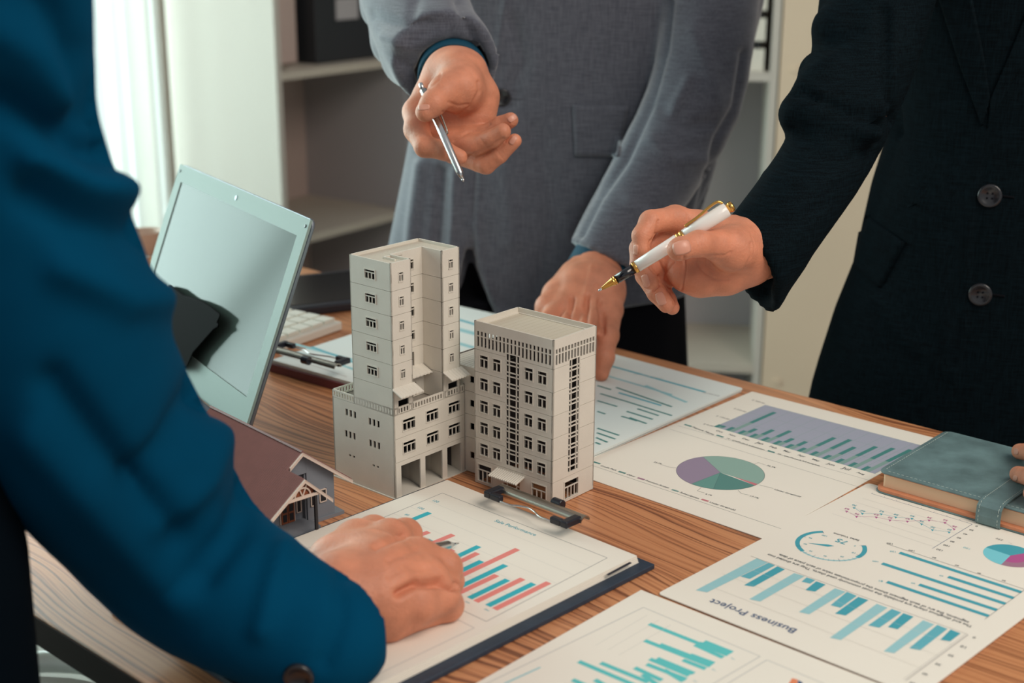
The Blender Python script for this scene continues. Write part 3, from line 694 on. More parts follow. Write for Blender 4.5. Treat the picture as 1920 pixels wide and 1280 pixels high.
# --- keyboard in the background
K0 = G(470, 640, .0); ku = G(642, 600, 0)-G(515, 644, 0); ku /= np.linalg.norm(ku)
kc = G(642, 601, .012); kv = np.array([-ku[1], ku[0], 0])
kb = empty('keyboard', (kc[0], kc[1], 0), 'white keyboard on the table behind the laptop, beside the far clipboard', 'keyboard')
mb = MB(); a = kc-ku*.215; mb.box((a[0], a[1], .0005), ku*.215, kv*.125, Z3*.0105); mb.build('key_tray', M['white_key'], kb, bevel=.002)
keyme = None
for r in range(5):
    for c in range(10):
        p_ = a+ku*(.008+.0205*c)+kv*(.008+.0225*r)
        if keyme is None:
            m0 = MB(); m0.box((0, 0, 0), ku*.0175, kv*.0185, Z3*.004); keyme = m0.mesh('key'); keyme.materials.append(M['white_key'])
        ko = bpy.data.objects.new('key', keyme); COL.objects.link(ko); ko.location = (p_[0], p_[1], .0112); ko.parent = kb; ko.matrix_parent_inverse = parent_inv(kb)
# --- black tablet behind
T0 = G(560, 572, .0); T1 = G(660, 548, .0); tu = dr(25); tv = dr(115)
tb_ = empty('tablet', (T0[0], T0[1], 0), 'black tablet lying at the far edge of the table behind the laptop', 'tablet')
a = G(548, 575, .012)
mb = MB(); mb.box((a[0]-.04, a[1]-.03, .0005), tu*.235, tv*.16, Z3*.012); mb.build('body', M['black_plastic'], tb_, bevel=.003)
mb = MB(); mb.box((a[0]-.04, a[1]-.03, .0126)+tu*.012+tv*.012, tu*.211, tv*.136, Z3*.0004); mb.build('screen', M['black_lacquer'], tb_)

# ============================================================ laptop
BRp = G(457, 814, .018); ld = dr(32.5); lw = dr(122.5); th = math.radians(21.4); lh = .207; LW = .345
lup = ld*math.sin(th)+Z3*math.cos(th); ln_ = np.cross(lw, lup); ln_ = ln_ if ln_@(CAMP-BRp) > 0 else -ln_
lap = empty('laptop', (BRp[0], BRp[1], 0), 'open silver laptop with its grey screen turned toward the teal sleeve', 'laptop')
def lid_poly(x0, x1, y0, y1, r):
    out = []
    for cx, cy, a0 in ((x1-r, y0+r, -90), (x1-r, y1-r, 0), (x0+r, y1-r, 90), (x0+r, y0+r, 180)):
        for k in range(5):
            a_ = math.radians(a0+90*k/4); out.append((cx+r*math.cos(a_), cy+r*math.sin(a_)))
    return out
def slab(poly, d0, d1):
    mb = MB(); n = len(poly); f = lambda p, d: BRp+lw*p[0]+lup*p[1]+ln_*d
    fl = np.dot(np.cross(lw, lup), ln_) < 0
    vs = [f(p, d0) for p in poly]+[f(p, d1) for p in poly]
    fs = [tuple(range(n-1, -1, -1)), tuple(range(n, 2*n))]+[(i, (i+1) % n, n+(i+1) % n, n+i) for i in range(n)]
    if fl: fs = [x[::-1] for x in fs]
    mb.add(vs, fs); return mb
slab(lid_poly(0, LW, 0, lh, .008), -.0065, -.0028).build('lid_back', M['dark_silver'], lap, bevel=.0012)
bez = MB(); o4 = [(0, 0), (LW, 0), (LW, lh), (0, lh)]; i4 = (.018, LW-.018, .031, lh-.019)
for (x0, x1, y0, y1) in ((0.001, LW-.001, .001, i4[2]), (.001, LW-.001, i4[3], lh-.001), (.001, i4[0], i4[2], i4[3]), (i4[1], LW-.001, i4[2], i4[3])):
    f = lambda x, y, d: BRp+lw*x+lup*y+ln_*d
    bez.box(f(x0, y0, -.0028), lw*(x1-x0), lup*(y1-y0), ln_*.0026)
bez.build('bezel', M['silver'], lap)
scr = mat('laptop_screen', (62, 72, 67), .12, spec=.10, var=.06, scale=6)
slab([(i4[0], i4[2]), (i4[1], i4[2]), (i4[1], i4[3]), (i4[0], i4[3])], -.0027, -.0012).build('screen', scr, lap)
for x in (.007, LW-.007):
    q = BRp+lw*x+lup*(lh-.008)+ln_*-.0002; mb = MB(); mb.tube([q, q+ln_*.0009], .0016, 14); mb.build('rubber_stop', M['black_plastic'], lap)
q = BRp+lw*LW*.5+lup*(lh-.010)+ln_*-.0002; mb = MB(); mb.tube([q, q+ln_*.0006], .0026, 18); mb.build('webcam', M['dark_silver'], lap)
base0 = BRp-ld*.004; bd = -ld
mb = MB(); q = base0.copy(); q[2] = .002; mb.box(q, lw*LW, bd*.225, Z3*.0125); mb.build('keyboard_base', M['silver'], lap, bevel=.003)
mb = MB(); q = base0+bd*.018+lw*.02; q[2] = .0147; mb.box(q, lw*(LW-.04), bd*.105, Z3*.001); mb.build('key_bed', M['black_plastic'], lap)
mb = MB(); q = base0+lw*.03; q[2] = .0172; mb.tube([q, q+lw*(LW-.06)], .0036, 12); mb.build('hinge', M['dark_silver'], lap, smooth=True)
# flat black shape of unknown identity standing in front of the screen
def Sc(px, py, d):   # point on the plane d in front of the screen
    r = ray(px, py); t = ((BRp+ln_*d-CAMP)@ln_)/(r@ln_); return CAMP+r*t
po = [(318, 532), (330, 541), (346, 553), (365, 558), (384, 566), (400, 577), (415, 589), (408, 603), (413, 611), (400, 619), (362, 662), (350, 690), (330, 690), (300, 660), (300, 560)]
mb = MB(); n = len(po); vs = [Sc(*p, .0015) for p in po]+[Sc(*p, .0095) for p in po]
mb.add(vs, [tuple(range(n-1, -1, -1)), tuple(range(n, 2*n))]+[(i, (i+1) % n, n+(i+1) % n, n+i) for i in range(n)])
me = mb.mesh(); bm = bmesh.new(); bm.from_mesh(me); bmesh.ops.recalc_face_normals(bm, faces=bm.faces[:]); bm.to_mesh(me); bm.free()
o = link('black_shape', me, None, [mat('flat_black', (6, 5, 7), .8, spec=.05)]); tag(o, 'flat black shape leaning against the laptop screen behind the teal sleeve', 'black_shape')
bv_ = o.modifiers.new('b', 'BEVEL'); bv_.width = .003; bv_.segments = 3
# cup at the left end of the table
cp = G(268, 476); cp = tuv(uL+.06, cp@V)
cp = G(276, 476)
mb = MB(); r_ = .024; prof = [(0, .001), (.019, .001), (.020, .003), (r_, .033), (r_, .035), (r_-.003, .033), (.018, .006), (0, .006)]
vs = []; fs = []
for r, z in prof: vs += [(cp[0]+r*math.cos(2*math.pi*k/28), cp[1]+r*math.sin(2*math.pi*k/28), z) for k in range(28)]
for i in range(len(prof)-1): fs += [(i*28+k, i*28+(k+1) % 28, (i+1)*28+(k+1) % 28, (i+1)*28+k) for k in range(28)]
mb.add(vs, fs); o = mb.build('cup', M['cup'], smooth=True); tag(o, 'small beige cup between the teal sleeve and the laptop lid', 'cup')

# ============================================================ grey architectural models
FR = {}
TZ_, RH_ = .2060, .1475
def frame_mesh(w_, h_, cols, transom, bar=.0008, dep=.0010, rows=1):
    """window frame in the xz plane, centred, y is depth (front at +y)"""
    key = (w_, h_, cols if isinstance(cols, int) else tuple(cols), transom, rows)
    if key in FR: return FR[key]
    mb = MB(); B_ = lambda x0, x1, z0, z1, d=dep: mb.box((x0, -d/2, z0), (x1-x0, 0, 0), (0, d, 0), (0, 0, z1-z0))
    e = bar
    B_(-w_/2-e, w_/2+e, h_/2, h_/2+e, dep*1.5); B_(-w_/2-e, w_/2+e, -h_/2-e, -h_/2, dep*1.7); B_(-w_/2-e, -w_/2, -h_/2, h_/2, dep*1.5); B_(w_/2, w_/2+e, -h_/2, h_/2, dep*1.5)
    zt = h_/2
    if transom: zt = h_/2-transom*h_; B_(-w_/2, w_/2, zt-bar/2, zt+bar/2); zt -= bar/2
    for i in range(1, cols): x = -w_/2+w_*i/cols; B_(x-bar/2, x+bar/2, -h_/2, zt)
    me = mb.mesh('window_frame'); me.materials.append(M['model']); FR[key] = me; return me
def put_frame(parent, pos, ex, n, *a, **k):
    me = frame_mesh(*a, **k); o = bpy.data.objects.new('window_frame', me); COL.objects.link(o)
    nn = np.array(n); exx = np.array(ex)
    o.matrix_basis = Matrix(((exx[0], nn[0], 0, pos[0]), (exx[1], nn[1], 0, pos[1]), (0, 0, 1, pos[2]), (0, 0, 0, 1)))
    o.parent = parent; o.matrix_parent_inverse = parent_inv(parent); return o
def storey(parent, o, ex, W, z0, z1, n, wins, t=.0014, name='wall_panel', gap=.0003, extra=(), dark=1):
    """one storey of a facade: wins = list of (cx, cz, w, h, cols, transom); extra = plain openings"""
    ops = [(c[0]-c[2]/2, c[1]-z0-c[3]/2, c[0]+c[2]/2, c[1]-z0+c[3]/2) for c in wins]+[(a, b-z0, c, d-z0) for a, b, c, d in extra]
    if dark and z1 in (TZ_, RH_):
        zc_ = z1-(.0030 if z1 == TZ_ else .0056)
        mb = MB(); wall_mesh(mb, np.array(o)+Z3*zc_, ex, W, z1-zc_, [], t, n); mb.build('parapet', M['model'], parent); z1 = zc_; gap = 0
    mb = MB(); wall_mesh(mb, np.array(o)+Z3*z0, ex, W, z1-z0-gap, ops, t, n, 0, dark if name == 'wall_panel' else 0); mb.build(name, [M['model'], M['model_shade']], parent)  # inner faces get the darkened copy, shade painted behind the openings
    for c in wins:
        if c[4]: put_frame(parent, np.array(o)+np.array(ex)*c[0]+Z3*c[1]-np.array(n)*.0002, ex, n, c[2], c[3], c[4], c[5])
def awning(parent, o, ex, n, W, z, dep=.011, drop=.005, N=10):
    mb = MB(); vs = []; fs = []; m_ = N*4
    for i in range(m_+1):
        x = W*i/m_; h_ = .0006*abs(math.sin(math.pi*i/4))
        for q, zz in ((0, z), (dep, z-drop)): vs += [np.array(o)+ex*x+n*q+Z3*(zz+h_), np.array(o)+ex*x+n*q+Z3*(zz+h_-.0010)]
    for i in range(m_):
        a = i*4; b = a+4; fs += [(a, b, b+2, a+2), (a+1, a+3, b+3, b+1), (a+2, b+2, b+3, a+3), (a, a+1, b+1, b)]
    fs += [(0, 2, 3, 1), (m_*4, m_*4+1, m_*4+3, m_*4+2)]
    mb.add(vs, fs); mb.build('awning', M['model'], parent)
a_b = 48.6
bx_, by_ = dr(a_b), dr(a_b+90)            # bx: along the right faces (away-right); by: along the left faces (away-left)
nR, nL = -by_, -bx_                        # outward normals of the right faces and the left faces
OL = np.array([-.2062, 2.2815, 0])*.4767; OL[2] = 0
LWx, LLy, LH = .0862, .0766, .0818
tw = empty('model_building', OL, 'grey plastic model of a tall tower on a low podium with garage bays', 'model building', 'grey plastic building models')
ht = LH-.0068
zz = [0.0008, .4*LH, .66*LH, ht]
# podium left face: local x runs from the left corner to the near corner
lo = OL+by_*LLy; exl = -by_
s_ = LLy
wins3 = lambda s, t, n=3, w_=.0031, h_=.0062, p=.0052: [(s*LLy-(n-1)/2*p+i*p, t*LH, w_, h_, 0, 0) for i in range(n)]
wl_ = wins3(.30, .79)+wins3(.68, .775)+wins3(.28, .545)+wins3(.68, .535)+wins3(.30, .31, 2, .0028, .0019, .0051)+wins3(.69, .295, 2, .0028, .0019, .0051)
storey(tw, lo, exl, LLy, .0008, ht, nL, wl_)
# podium right face
bays = [(.085*LWx, .35*LWx), (.42*LWx, .665*LWx), (.735*LWx, .945*LWx)]
storey(tw, OL, bx_, LWx, zz[0], zz[1], nR, [], extra=[(a, zz[0], b, .35*LH) for a, b in bays])
for t0, t1, tc in ((zz[1], zz[2], .535), (zz[2], zz[3], .785)):
    storey(tw, OL, bx_, LWx, t0, t1, nR, [(s*LWx, tc*LH, .0140, .0096, 3, .30) for s in (.20, .525, .84)])
# back faces
storey(tw, OL+by_*LLy, bx_, LWx, .0008, ht, -nR, []); storey(tw, OL+bx_*LWx, by_, LLy, .0008, ht, bx_, [])
# parapet balustrades
def balustrade(o, ex, W, n, N):
    p = (W-.002)/N; storey(tw, o, ex, W, ht, LH, n, [], t=.0012, name='balustrade', gap=0, extra=[(.001+p*i+p*.22, ht+.0012, .001+p*i+p*.78, LH-.0014) for i in range(N)])
balustrade(lo, exl, LLy, nL, 22); balustrade(OL, bx_, LWx, nR, 25); balustrade(OL+by_*LLy, bx_, LWx, -nR, 25); balustrade(OL+bx_*LWx, by_, LLy, bx_, 22)
mb = MB(); mb.box(OL+bx_*.0015+by_*.0015+Z3*(ht-.002), bx_*(LWx-.003), by_*(LLy-.003), Z3*.0012); mb.build('terrace', mat('terrace_rough', (160, 152, 142), .8, bump=1.0, bscale=1400), tw)
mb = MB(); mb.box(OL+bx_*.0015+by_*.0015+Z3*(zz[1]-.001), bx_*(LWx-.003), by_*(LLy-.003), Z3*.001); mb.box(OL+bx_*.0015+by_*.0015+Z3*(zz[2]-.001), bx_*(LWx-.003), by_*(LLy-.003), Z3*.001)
mb.build('floor_slab', M['model_shade'], tw)  # slabs carry the same painted interior shade
mb = MB(); mb.box(OL-bx_*.0012-by_*.0012+Z3*.0001, bx_*(LWx+.0024), by_*(LLy+.0024), Z3*.0009); mb.build('base_plate', M['model'], tw)
for a in (.385*LWx, .70*LWx, .955*LWx):
    mb = MB(); mb.prism([tuple((OL+bx_*x+by_*y)[:2]) for x, y in ((a-.001, .0016), (a+.001, .0016), (a+.006, .022), (a+.006, .05), (a+.004, .05), (a+.004, .022))], .0012, zz[1]-.0012); mb.build('bay_partition', M['model'], tw)
# the tower
TWx, TLy, TZ = .0806, .0490, .2060
sA, sB, nd = .286, .735, .0236
tz = [LH-.005, LH+.0125]+[LH+.0125+.0209*i for i in range(1, 5)]+[LH+.0125+.0209*4+.0209, TZ]
tz = [LH-.007, .0990, .1199, .1408, .1617, .1826, TZ]
TL0 = OL+by_*TLy
inner = OL+by_*nd
for i in range(6):
    z0, z1 = tz[i], tz[i+1]; zc = (z0+z1)/2+.0005 if i < 5 else z0+.0105
    w3 = [(.5*TLy, zc, .0118, .0072, 3, .28)] if i > 0 else []
    storey(tw, TL0, exl, TLy, z0, z1, nL, w3)
    wA = [(.5*sA*TWx, zc, .0044, .0072, 2, .25)] if i > 0 else []
    exA = [(.25*sA*TWx, z0+.001, .78*sA*TWx, z0+.0125)] if i == 0 else []
    storey(tw, OL, bx_, sA*TWx, z0, z1, nR, wA, extra=exA)
    wB = [((1-sB)*TWx*.5, zc, .0044, .0072, 2, .25)] if i > 0 else []
    storey(tw, OL+bx_*sB*TWx, bx_, (1-sB)*TWx, z0, z1, nR, wB, extra=[((1-sB)*TWx*.3, z0+.001, (1-sB)*TWx*.85, z0+.0125)] if i == 0 else [])
    # notch: return wall of block B (faces left), back wall, return wall of block A
    storey(tw, inner+bx_*sB*TWx, exl, nd, z0, z1, nL, [])
    nb = (sB-sA)*TWx; xc = .55*nb
    if i >= 2: bw_, be_ = [(xc, zc, .0115, .0080, 3, .25)], []
    elif i == 1: bw_, be_ = [], [(xc-.008, z0+.004, xc+.0052, z0+.0165)]
    else: bw_, be_ = [], [(xc-.008, z0+.001, xc+.007, z0+.013)]
    storey(tw, inner+bx_*sA*TWx, bx_, nb, z0, z1, nR, bw_, extra=be_)
    storey(tw, OL+bx_*sA*TWx, by_, nd, z0, z1, bx_, [])
    storey(tw, TL0, bx_, TWx, z0, z1, -nR, []); storey(tw, OL+bx_*TWx, by_, TLy, z0, z1, bx_, [])
mb = MB()
for a0, a1, b0, b1 in ((.0014, sA*TWx-.0014, .0014, TLy-.0014), (sA*TWx-.0014, sB*TWx+.0014, nd+.0014, TLy-.0014), (sB*TWx+.0014, TWx-.0014, .0014, TLy-.0014)):
    mb.box(OL+bx_*a0+by_*b0+Z3*(TZ-.0036), bx_*(a1-a0), by_*(b1-b0), Z3*.0012)
mb.build('roof_deck', mat('roof_rough', (196, 186, 170), .7, bump=.5, bscale=1200), tw)
mb = MB(); mb.box(OL+bx_*.0145+by_*.010+Z3*(TZ-.0024), bx_*.0015, by_*.014, Z3*.0018); mb.box(OL+bx_*.016+by_*.0225+Z3*(TZ-.0024), bx_*.02, by_*.0015, Z3*.0018); mb.build('roof_curb', M['model'], tw)
mb = MB()
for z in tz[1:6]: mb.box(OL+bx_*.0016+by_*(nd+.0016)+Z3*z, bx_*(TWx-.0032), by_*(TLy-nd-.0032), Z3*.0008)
mb.build('floor_slab', M['model_shade'], tw)  # tower slabs also coloured with the interior shade
awning(tw, OL-bx_*.001, bx_, nR, sA*TWx+.003, .0990, N=7); awning(tw, inner+bx_*(sA*TWx+.0002), bx_, nR, nb-.001, .0990+.0035, dep=.012, N=8); awning(tw, OL+bx_*sB*TWx, bx_, nR, (1-sB)*TWx+.002, .0990, N=7)
# connecting wing between podium and the right block
WH = .0990; wo_ = OL+bx_*LWx+by_*.001
exw = nR  # the wing face runs along nR (toward the right-near) and faces nL
wing0 = OL+bx_*(LWx+.0002)+by_*.030
for z0, z1 in ((.0008, .0335), (.0335, .055), (.055, .0765), (.0765, WH)):
    zc = (z0+z1)/2
    storey(tw, wing0, exw, .052, z0, z1, nL, [(.0385, zc, .0050, .0060, 0, 0)], t=.0012)
    storey(tw, wing0+exw*.052, bx_, .055, z0, z1, nR, [], t=.0012)
    storey(tw, wing0, bx_, .055, z0, z1, -nR, [], t=.0012); storey(tw, wing0+bx_*.055, exw, .052, z0, z1, bx_, [], t=.0012)
mb = MB(); mb.box(wing0+bx_*.0015+exw*.0015+Z3*(WH-.0025), bx_*.052, exw*.049, Z3*.001)
for i in range(12): mb.box(wing0+bx_*.0015+exw*(.002+.004*i)+Z3*(WH-.0015), bx_*.052, exw*.0034, Z3*.0005)
mb.build('roof_deck', M['model'], tw)

# --- the right block
OR = np.array([.0705, 2.2429, 0])*.4767; RW, RL, RH = .0564, .0870, .1475
rb = empty('model_building', OR, 'grey plastic model office block with a glazed stair strip and flat ribbed roof', 'model building', 'grey plastic building models')
ry = dr(a_b+90.3); rx = dr(a_b+.3); rnR, rnL = -ry, -rx
rl0 = OR+ry*RL; rex = -ry
k_ = RH/1763.
zs_ = [0.0006]+[RH-(y-235)*k_ for y in (1722, 1488, 1252, 1015, 770, 530)]+[RH]
cs, cw_ = .495, .0158          # curtain strip centre, width on the left face
cR0, cR1 = .36, .625
def band(W, N, z0):
    p = (W-.004)/N
    return [(.002+p*i+p*.2, z0-.0040, .002+p*i+p*.8, z0) for i in range(N)]+[(.002+p*i+p*.2, z0-.0135, .002+p*i+p*.8, z0-.0048) for i in range(N)]
for i in range(7):
    z0, z1 = zs_[i], zs_[i+1]; zc = (z0+z1)/2
    if i == 0:
        w_ = [(.135*RL, z0+.0105, .0150, .0150, 3, .33), (.84*RL, z0+.0100, .0150, .0150, 3, .33)]
        e_ = [(.375*RL, z0+.0032, .60*RL, z0+.0150)]
        wr = [(.455*RW, z0+.0105, .0180, .0150, 4, .34)]; er = []
    elif i < 6:
        w_ = [(.128*RL, zc+.0003, .0088, .0104, 2, .30), (.292*RL, zc+.0003, .0088, .0104, 2, .30), (.70*RL, zc+.0003, .0088, .0104, 2, .30), (.868*RL, zc+.0003, .0088, .0104, 2, .30)]
        zb = z0+.0032 if i == 1 else z0-.001
        e_ = [(cs*RL-cw_/2, zb, cs*RL+cw_/2, z1+.001)]; wr = []; er = [(cR0*RW, zb, cR1*RW, z1+.001)]
    else:
        w_ = []; wr = []; e_ = band(RL, 20, z1-.0085)+[(cs*RL-cw_/2, z0-.001, cs*RL+cw_/2, z1-.0085-.0135)]; er = band(RW, 13, z1-.0085)+[(cR0*RW, z0-.001, cR1*RW, z1-.022)]
        w_ = []
    storey(rb, rl0, rex, RL, z0, z1, rnL, w_, extra=e_); storey(rb, OR, rx, RW, z0, z1, rnR, wr, extra=er)
    storey(rb, rl0, rx, RW, z0, z1, -rnR, [], extra=[(.3*RW, z0+.004, .6*RW, z1-.004)] if i == 6 else [])
    storey(rb, OR+rx*RW, ry, RL, z0, z1, rx, [], extra=[(.62*RL, z0+.004, .97*RL, z1-.010)] if i == 6 else [])
# glazing bars of the stair strips
def strip(o, ex, n, x0, x1, z0, z1, first):
    mb = MB(); b = .0009
    for x in (x0, x0+(x1-x0)*.22, x0+(x1-x0)*.73, x1-b): mb.box(o+ex*x-n*.0011+Z3*z0, ex*b, n*.0010, Z3*(z1-z0))
    z = z1; flip = True
    while z > z0+.001:
        mb.box(o+ex*x0-n*.0012+Z3*z, ex*(x1-x0), n*.0011, Z3*b); z -= (.0070 if flip else .0036)*.93; flip = not flip
    mb.build('stair_glazing_bars', M['model'], rb)
strip(rl0, rex, rnL, cs*RL-cw_/2, cs*RL+cw_/2, zs_[1]+.0032, RH-.0220, 1); strip(OR, rx, rnR, cR0*RW, cR1*RW, zs_[1]+.0032, RH-.0220, 1)
mb = MB(); ex0 = .375*RL; z0 = zs_[0]
for x in (0, .0042, .0148, .0188): mb.box(rl0+rex*(ex0+x)-rnL*.001+Z3*(z0+.0032), rex*.0008, rnL*.0009, Z3*.0118)
mb.box(rl0+rex*ex0-rnL*.001+Z3*(z0+.0085), rex*.0042, rnL*.0009, Z3*.0008); mb.box(rl0+rex*(ex0+.0152)-rnL*.001+Z3*(z0+.0085), rex*.004, rnL*.0009, Z3*.0008)
mb.build('entrance_frame', M['model'], rb)
awning(rb, rl0+rex*(.29*RL), rex, rnL, .365*RL, zs_[0]+.0200, dep=.0115, drop=.0035, N=14)
mb = MB()
mb.box(OR+rx*.0015+ry*.0015+Z3*(RH-.0062), rx*(RW-.003), ry*(RL-.003), Z3*.001)
for i in range(14): 
    y = .0018+(RL-.0036)*i/14; mb.box(OR+rx*.0018+ry*y+Z3*(RH-.0052), rx*(RW-.0036), ry*((RL-.0036)/14-.0003), Z3*.0004)
mb.build('roof_deck', mat('roof_ribbed', (196, 186, 168), .6), rb)
mb = MB()
for a, b, c, d in ((.0014, .0014, RW-.0028, .0022), (.0014, RL-.0036, RW-.0028, .0022), (.0014, .0036, .0016, RL-.0072), (RW-.003, .0036, .0016, RL-.0072)): mb.box(OR+rx*a+ry*b+Z3*(RH-.0048), rx*c, ry*d, Z3*.0008)
mb.build('roof_curb', M['model'], rb)

# ============================================================ little house
HX, HY = dr(-47.9), dr(42.1); HO = G(628, 960, .003); HO[2] = 0
def hp(x, y, z): return HO+HX*x+HY*y+Z3*z
hs = empty('model_house', HO, 'small model house with maroon ribbed roof, grey walls and porch', 'model house')
def plank(a, b, w_vec, t_vec, name, m):
    mb = MB(); mb.box(a, b-a, w_vec, t_vec); return mb.build(name, m, hs)
rz, ry0 = .0660, -.0330; sl = .775; LN = .135
def roofz(y): return rz-sl*abs(y-ry0)
def roof(name, x0, x1, y0, y1, th=.0012, ribs=True):
    """half of a pitched roof from ridge y0 down to eave y1 with fine ribs running down the slope"""
    n = int(round((x1-x0)/.0024)) if ribs else 1; vs = []; fs = []
    z0_, z1_ = roofz(y0), roofz(y1)
    for i in range(n*2+1):
        x = x0+(x1-x0)*i/(n*2); h_ = .0015 if (i % 2 and ribs) else 0
        vs += [hp(x, y0, z0_+h_), hp(x, y1, z1_+h_), hp(x, y0, z0_-th), hp(x, y1, z1_-th)]
    s = 1 if y1 > y0 else -1
    for i in range(n*2):
        a = i*4; b = a+4
        q = [(a, b, b+1, a+1), (a+2, a+3, b+3, b+2), (a+1, b+1, b+3, a+3), (a, a+2, b+2, b)]
        fs += [f[::-1] for f in q] if s > 0 else q
    fs += [(0, 1, 3, 2), (n*8, n*8+2, n*8+3, n*8+1)]
    mb = MB(); mb.add(vs, fs); return mb.build(name, M['roof_red'], hs)
roof('roof_slope', -LN, .0060, ry0, .0131+.001)
roof('roof_slope', -LN, .0060, ry0, -.0477)
roof('roof_slope', -LN, .030, -.0477, -.0809-.004)
pz, py0 = .0546, -.0477
# porch right slope
mb = MB(); vs = []; n = 12
for i in range(2*n+1):
    x = .0005+(.030-.0005)*i/(2*n); h_ = .0009*(i % 2)
    vs += [hp(x, py0, pz+h_), hp(x, -.0224, .0311+h_), hp(x, py0, pz-.0012), hp(x, -.0224, .0299)]
fs = []
for i in range(2*n):
    a = i*4; b = a+4; fs += [(a, a+1, b+1, b), (a+2, b+2, b+3, a+3), (a+1, a+3, b+3, b+1)]
fs += [(0, 2, 3, 1), (n*8, n*8+1, n*8+3, n*8+2)]
mb.add(vs, fs); mb.build('porch_roof', M['roof_red'], hs)
mb = MB(); mb.tube([hp(-LN, ry0, rz+.0008), hp(.0062, ry0, rz+.0008)], .0012, 8); mb.build('ridge_cap', M['roof_red'], hs)
def verge(x, a, b, name='bargeboard'):
    A_, B_ = hp(x, *a), hp(x, *b); mb = MB(); mb.box(A_, B_-A_, HX*.0011, Z3*-.0026); mb.box(A_+HX*-.0004, B_-A_, HX*.0018, Z3*.0005); mb.build(name, M['house_white'], hs)
verge(.0060, (ry0, rz), (.0141, roofz(.0141))); verge(.0060, (ry0, rz), (-.0456, .0562)); verge(.030, (py0, pz), (-.0224, .0311)); verge(.030, (py0, pz), (-.0849, roofz(-.0849)))
# gable wall of the main body, porch recess, side walls
def gable(x, y0, y1, z0, nm='gable_wall', ops=()):
    vs = [hp(x, y0, z0), hp(x, y1, z0), hp(x, y1, roofz(y1)-.0013)]
    if y0 < ry0 < y1: vs.append(hp(x, ry0, rz-.0014))
    vs.append(hp(x, y0, roofz(y0)-.0013)); n = len(vs)
    vs += [v-HX*.0015 for v in vs]
    mb = MB(); mb.add(vs, [tuple(range(n)), tuple(range(2*n-1, n-1, -1))]+[(i, n+i, n+(i+1) % n, (i+1) % n) for i in range(n)]); mb.build(nm, M['house_grey'], hs)
gable(0, -.0262, 0, .003); gable(0, -.0470, -.0263, .0452); gable(-.005, -.076, -.0262, .003)
mb = MB(); mb.box(hp(-.00495, -.0276, .003), HX*.0034, HY*.0013, Z3*.056); mb.build('porch_side_wall', M['house_grey'], hs)
mb = MB(); mb.box(hp(-LN+.006, -.0015, .003), HX*(LN-.0062), HY*.0015, Z3*.0345); mb.box(hp(-LN+.006, -.0765, .003), HX*(LN-.026), HY*.0015, Z3*.0245); mb.box(hp(-LN+.006, -.0765, .003), HX*.0015, HY*.0755, Z3*.024); mb.build('side_wall', M['house_grey'], hs)
def clipped(pts):
    n_ = -bu; out = []; P_ = [hp(x, y, 0) for x, y in pts]; dd = [float((p-F0)@n_)-.0012 for p in P_]
    for i in range(len(P_)):
        a, b, da, db = P_[i], P_[(i+1) % len(P_)], dd[i], dd[(i+1) % len(P_)]
        if da >= 0: out.append(a)
        if da*db < 0: out.append(a+(b-a)*da/(da-db))
    return [tuple(p[:2]) for p in out]
mb = MB(); mb.prism(clipped([(-LN, -.086), (.002, -.086), (.002, .008), (-LN, .008)]), .0001, .0029); mb.build('base_plate', M['house_grey'], hs)
mb = MB(); mb.prism(clipped([(.0021, -.086), (.0351, -.086), (.0351, -.026), (.0021, -.026)]), .0001, .0051); mb.prism(clipped([(-.0049, -.086), (.002, -.086), (.002, -.028), (-.0049, -.028)]), .003, .0051); mb.build('porch_floor', M['house_grey'], hs)
mb = MB(); mb.box(hp(.002, .0081, .0001), HX*.002, HY*.0, Z3*.001) if False else None
for y in (-.0385, -.0790):
    mb = MB(); mb.box(hp(.0275, y, .0052), HX*.0022, HY*.0022, Z3*(min(roofz(y), .0455 if y > -.05 else 1)-.0052-.0028)); mb.build('porch_post', M['house_dark'] if y > -.05 else M['house_grey'], hs)
def win(x, yc, zc, w_, h_, n=2):
    mb = MB(); B_ = lambda a, b, c, d: mb.box(hp(x, yc+a, zc+c), HX*.0009, HY*(b-a), Z3*(d-c)); e = .0009
    B_(-w_/2, w_/2, -h_/2, -h_/2+e); B_(-w_/2, w_/2, h_/2-e, h_/2); B_(-w_/2, -w_/2+e, -h_/2, h_/2); B_(w_/2-e, w_/2, -h_/2, h_/2)
    f = mb.build('window_frame', M['house_white'], hs)
    mb = MB(); mb.box(hp(x+.0001, yc-w_/2+e, zc-h_/2+e), HX*.0004, HY*(w_-2*e), Z3*(h_-2*e)); mb.build('window_pane', M['house_dark'], f)
win(.0001, -.0115, .0215, .0070, .0115); win(.0001, -.0215, .0205, .0040, .0115)
win(-.0049, -.0318, .0182, .0050, .0150)
mb = MB(); mb.box(hp(-.0049, -.0502, .0052), HX*.0012, HY*.0142, Z3*.0195); dfr = mb.build('door_frame', M['house_white'], hs)
for y in (-.0494, -.0431):
    mb = MB(); mb.box(hp(-.0037, y, .0054), HX*.0009, HY*.0060, Z3*.0182); d_ = mb.build('door', M['house_wood'], hs)
    for z in (.0072, .0152):
        mb = MB(); mb.box(hp(-.0028, y+.0012, z), HX*.0003, HY*.0036, Z3*.0062); mb.build('door_pane', M['house_dark'], d_)
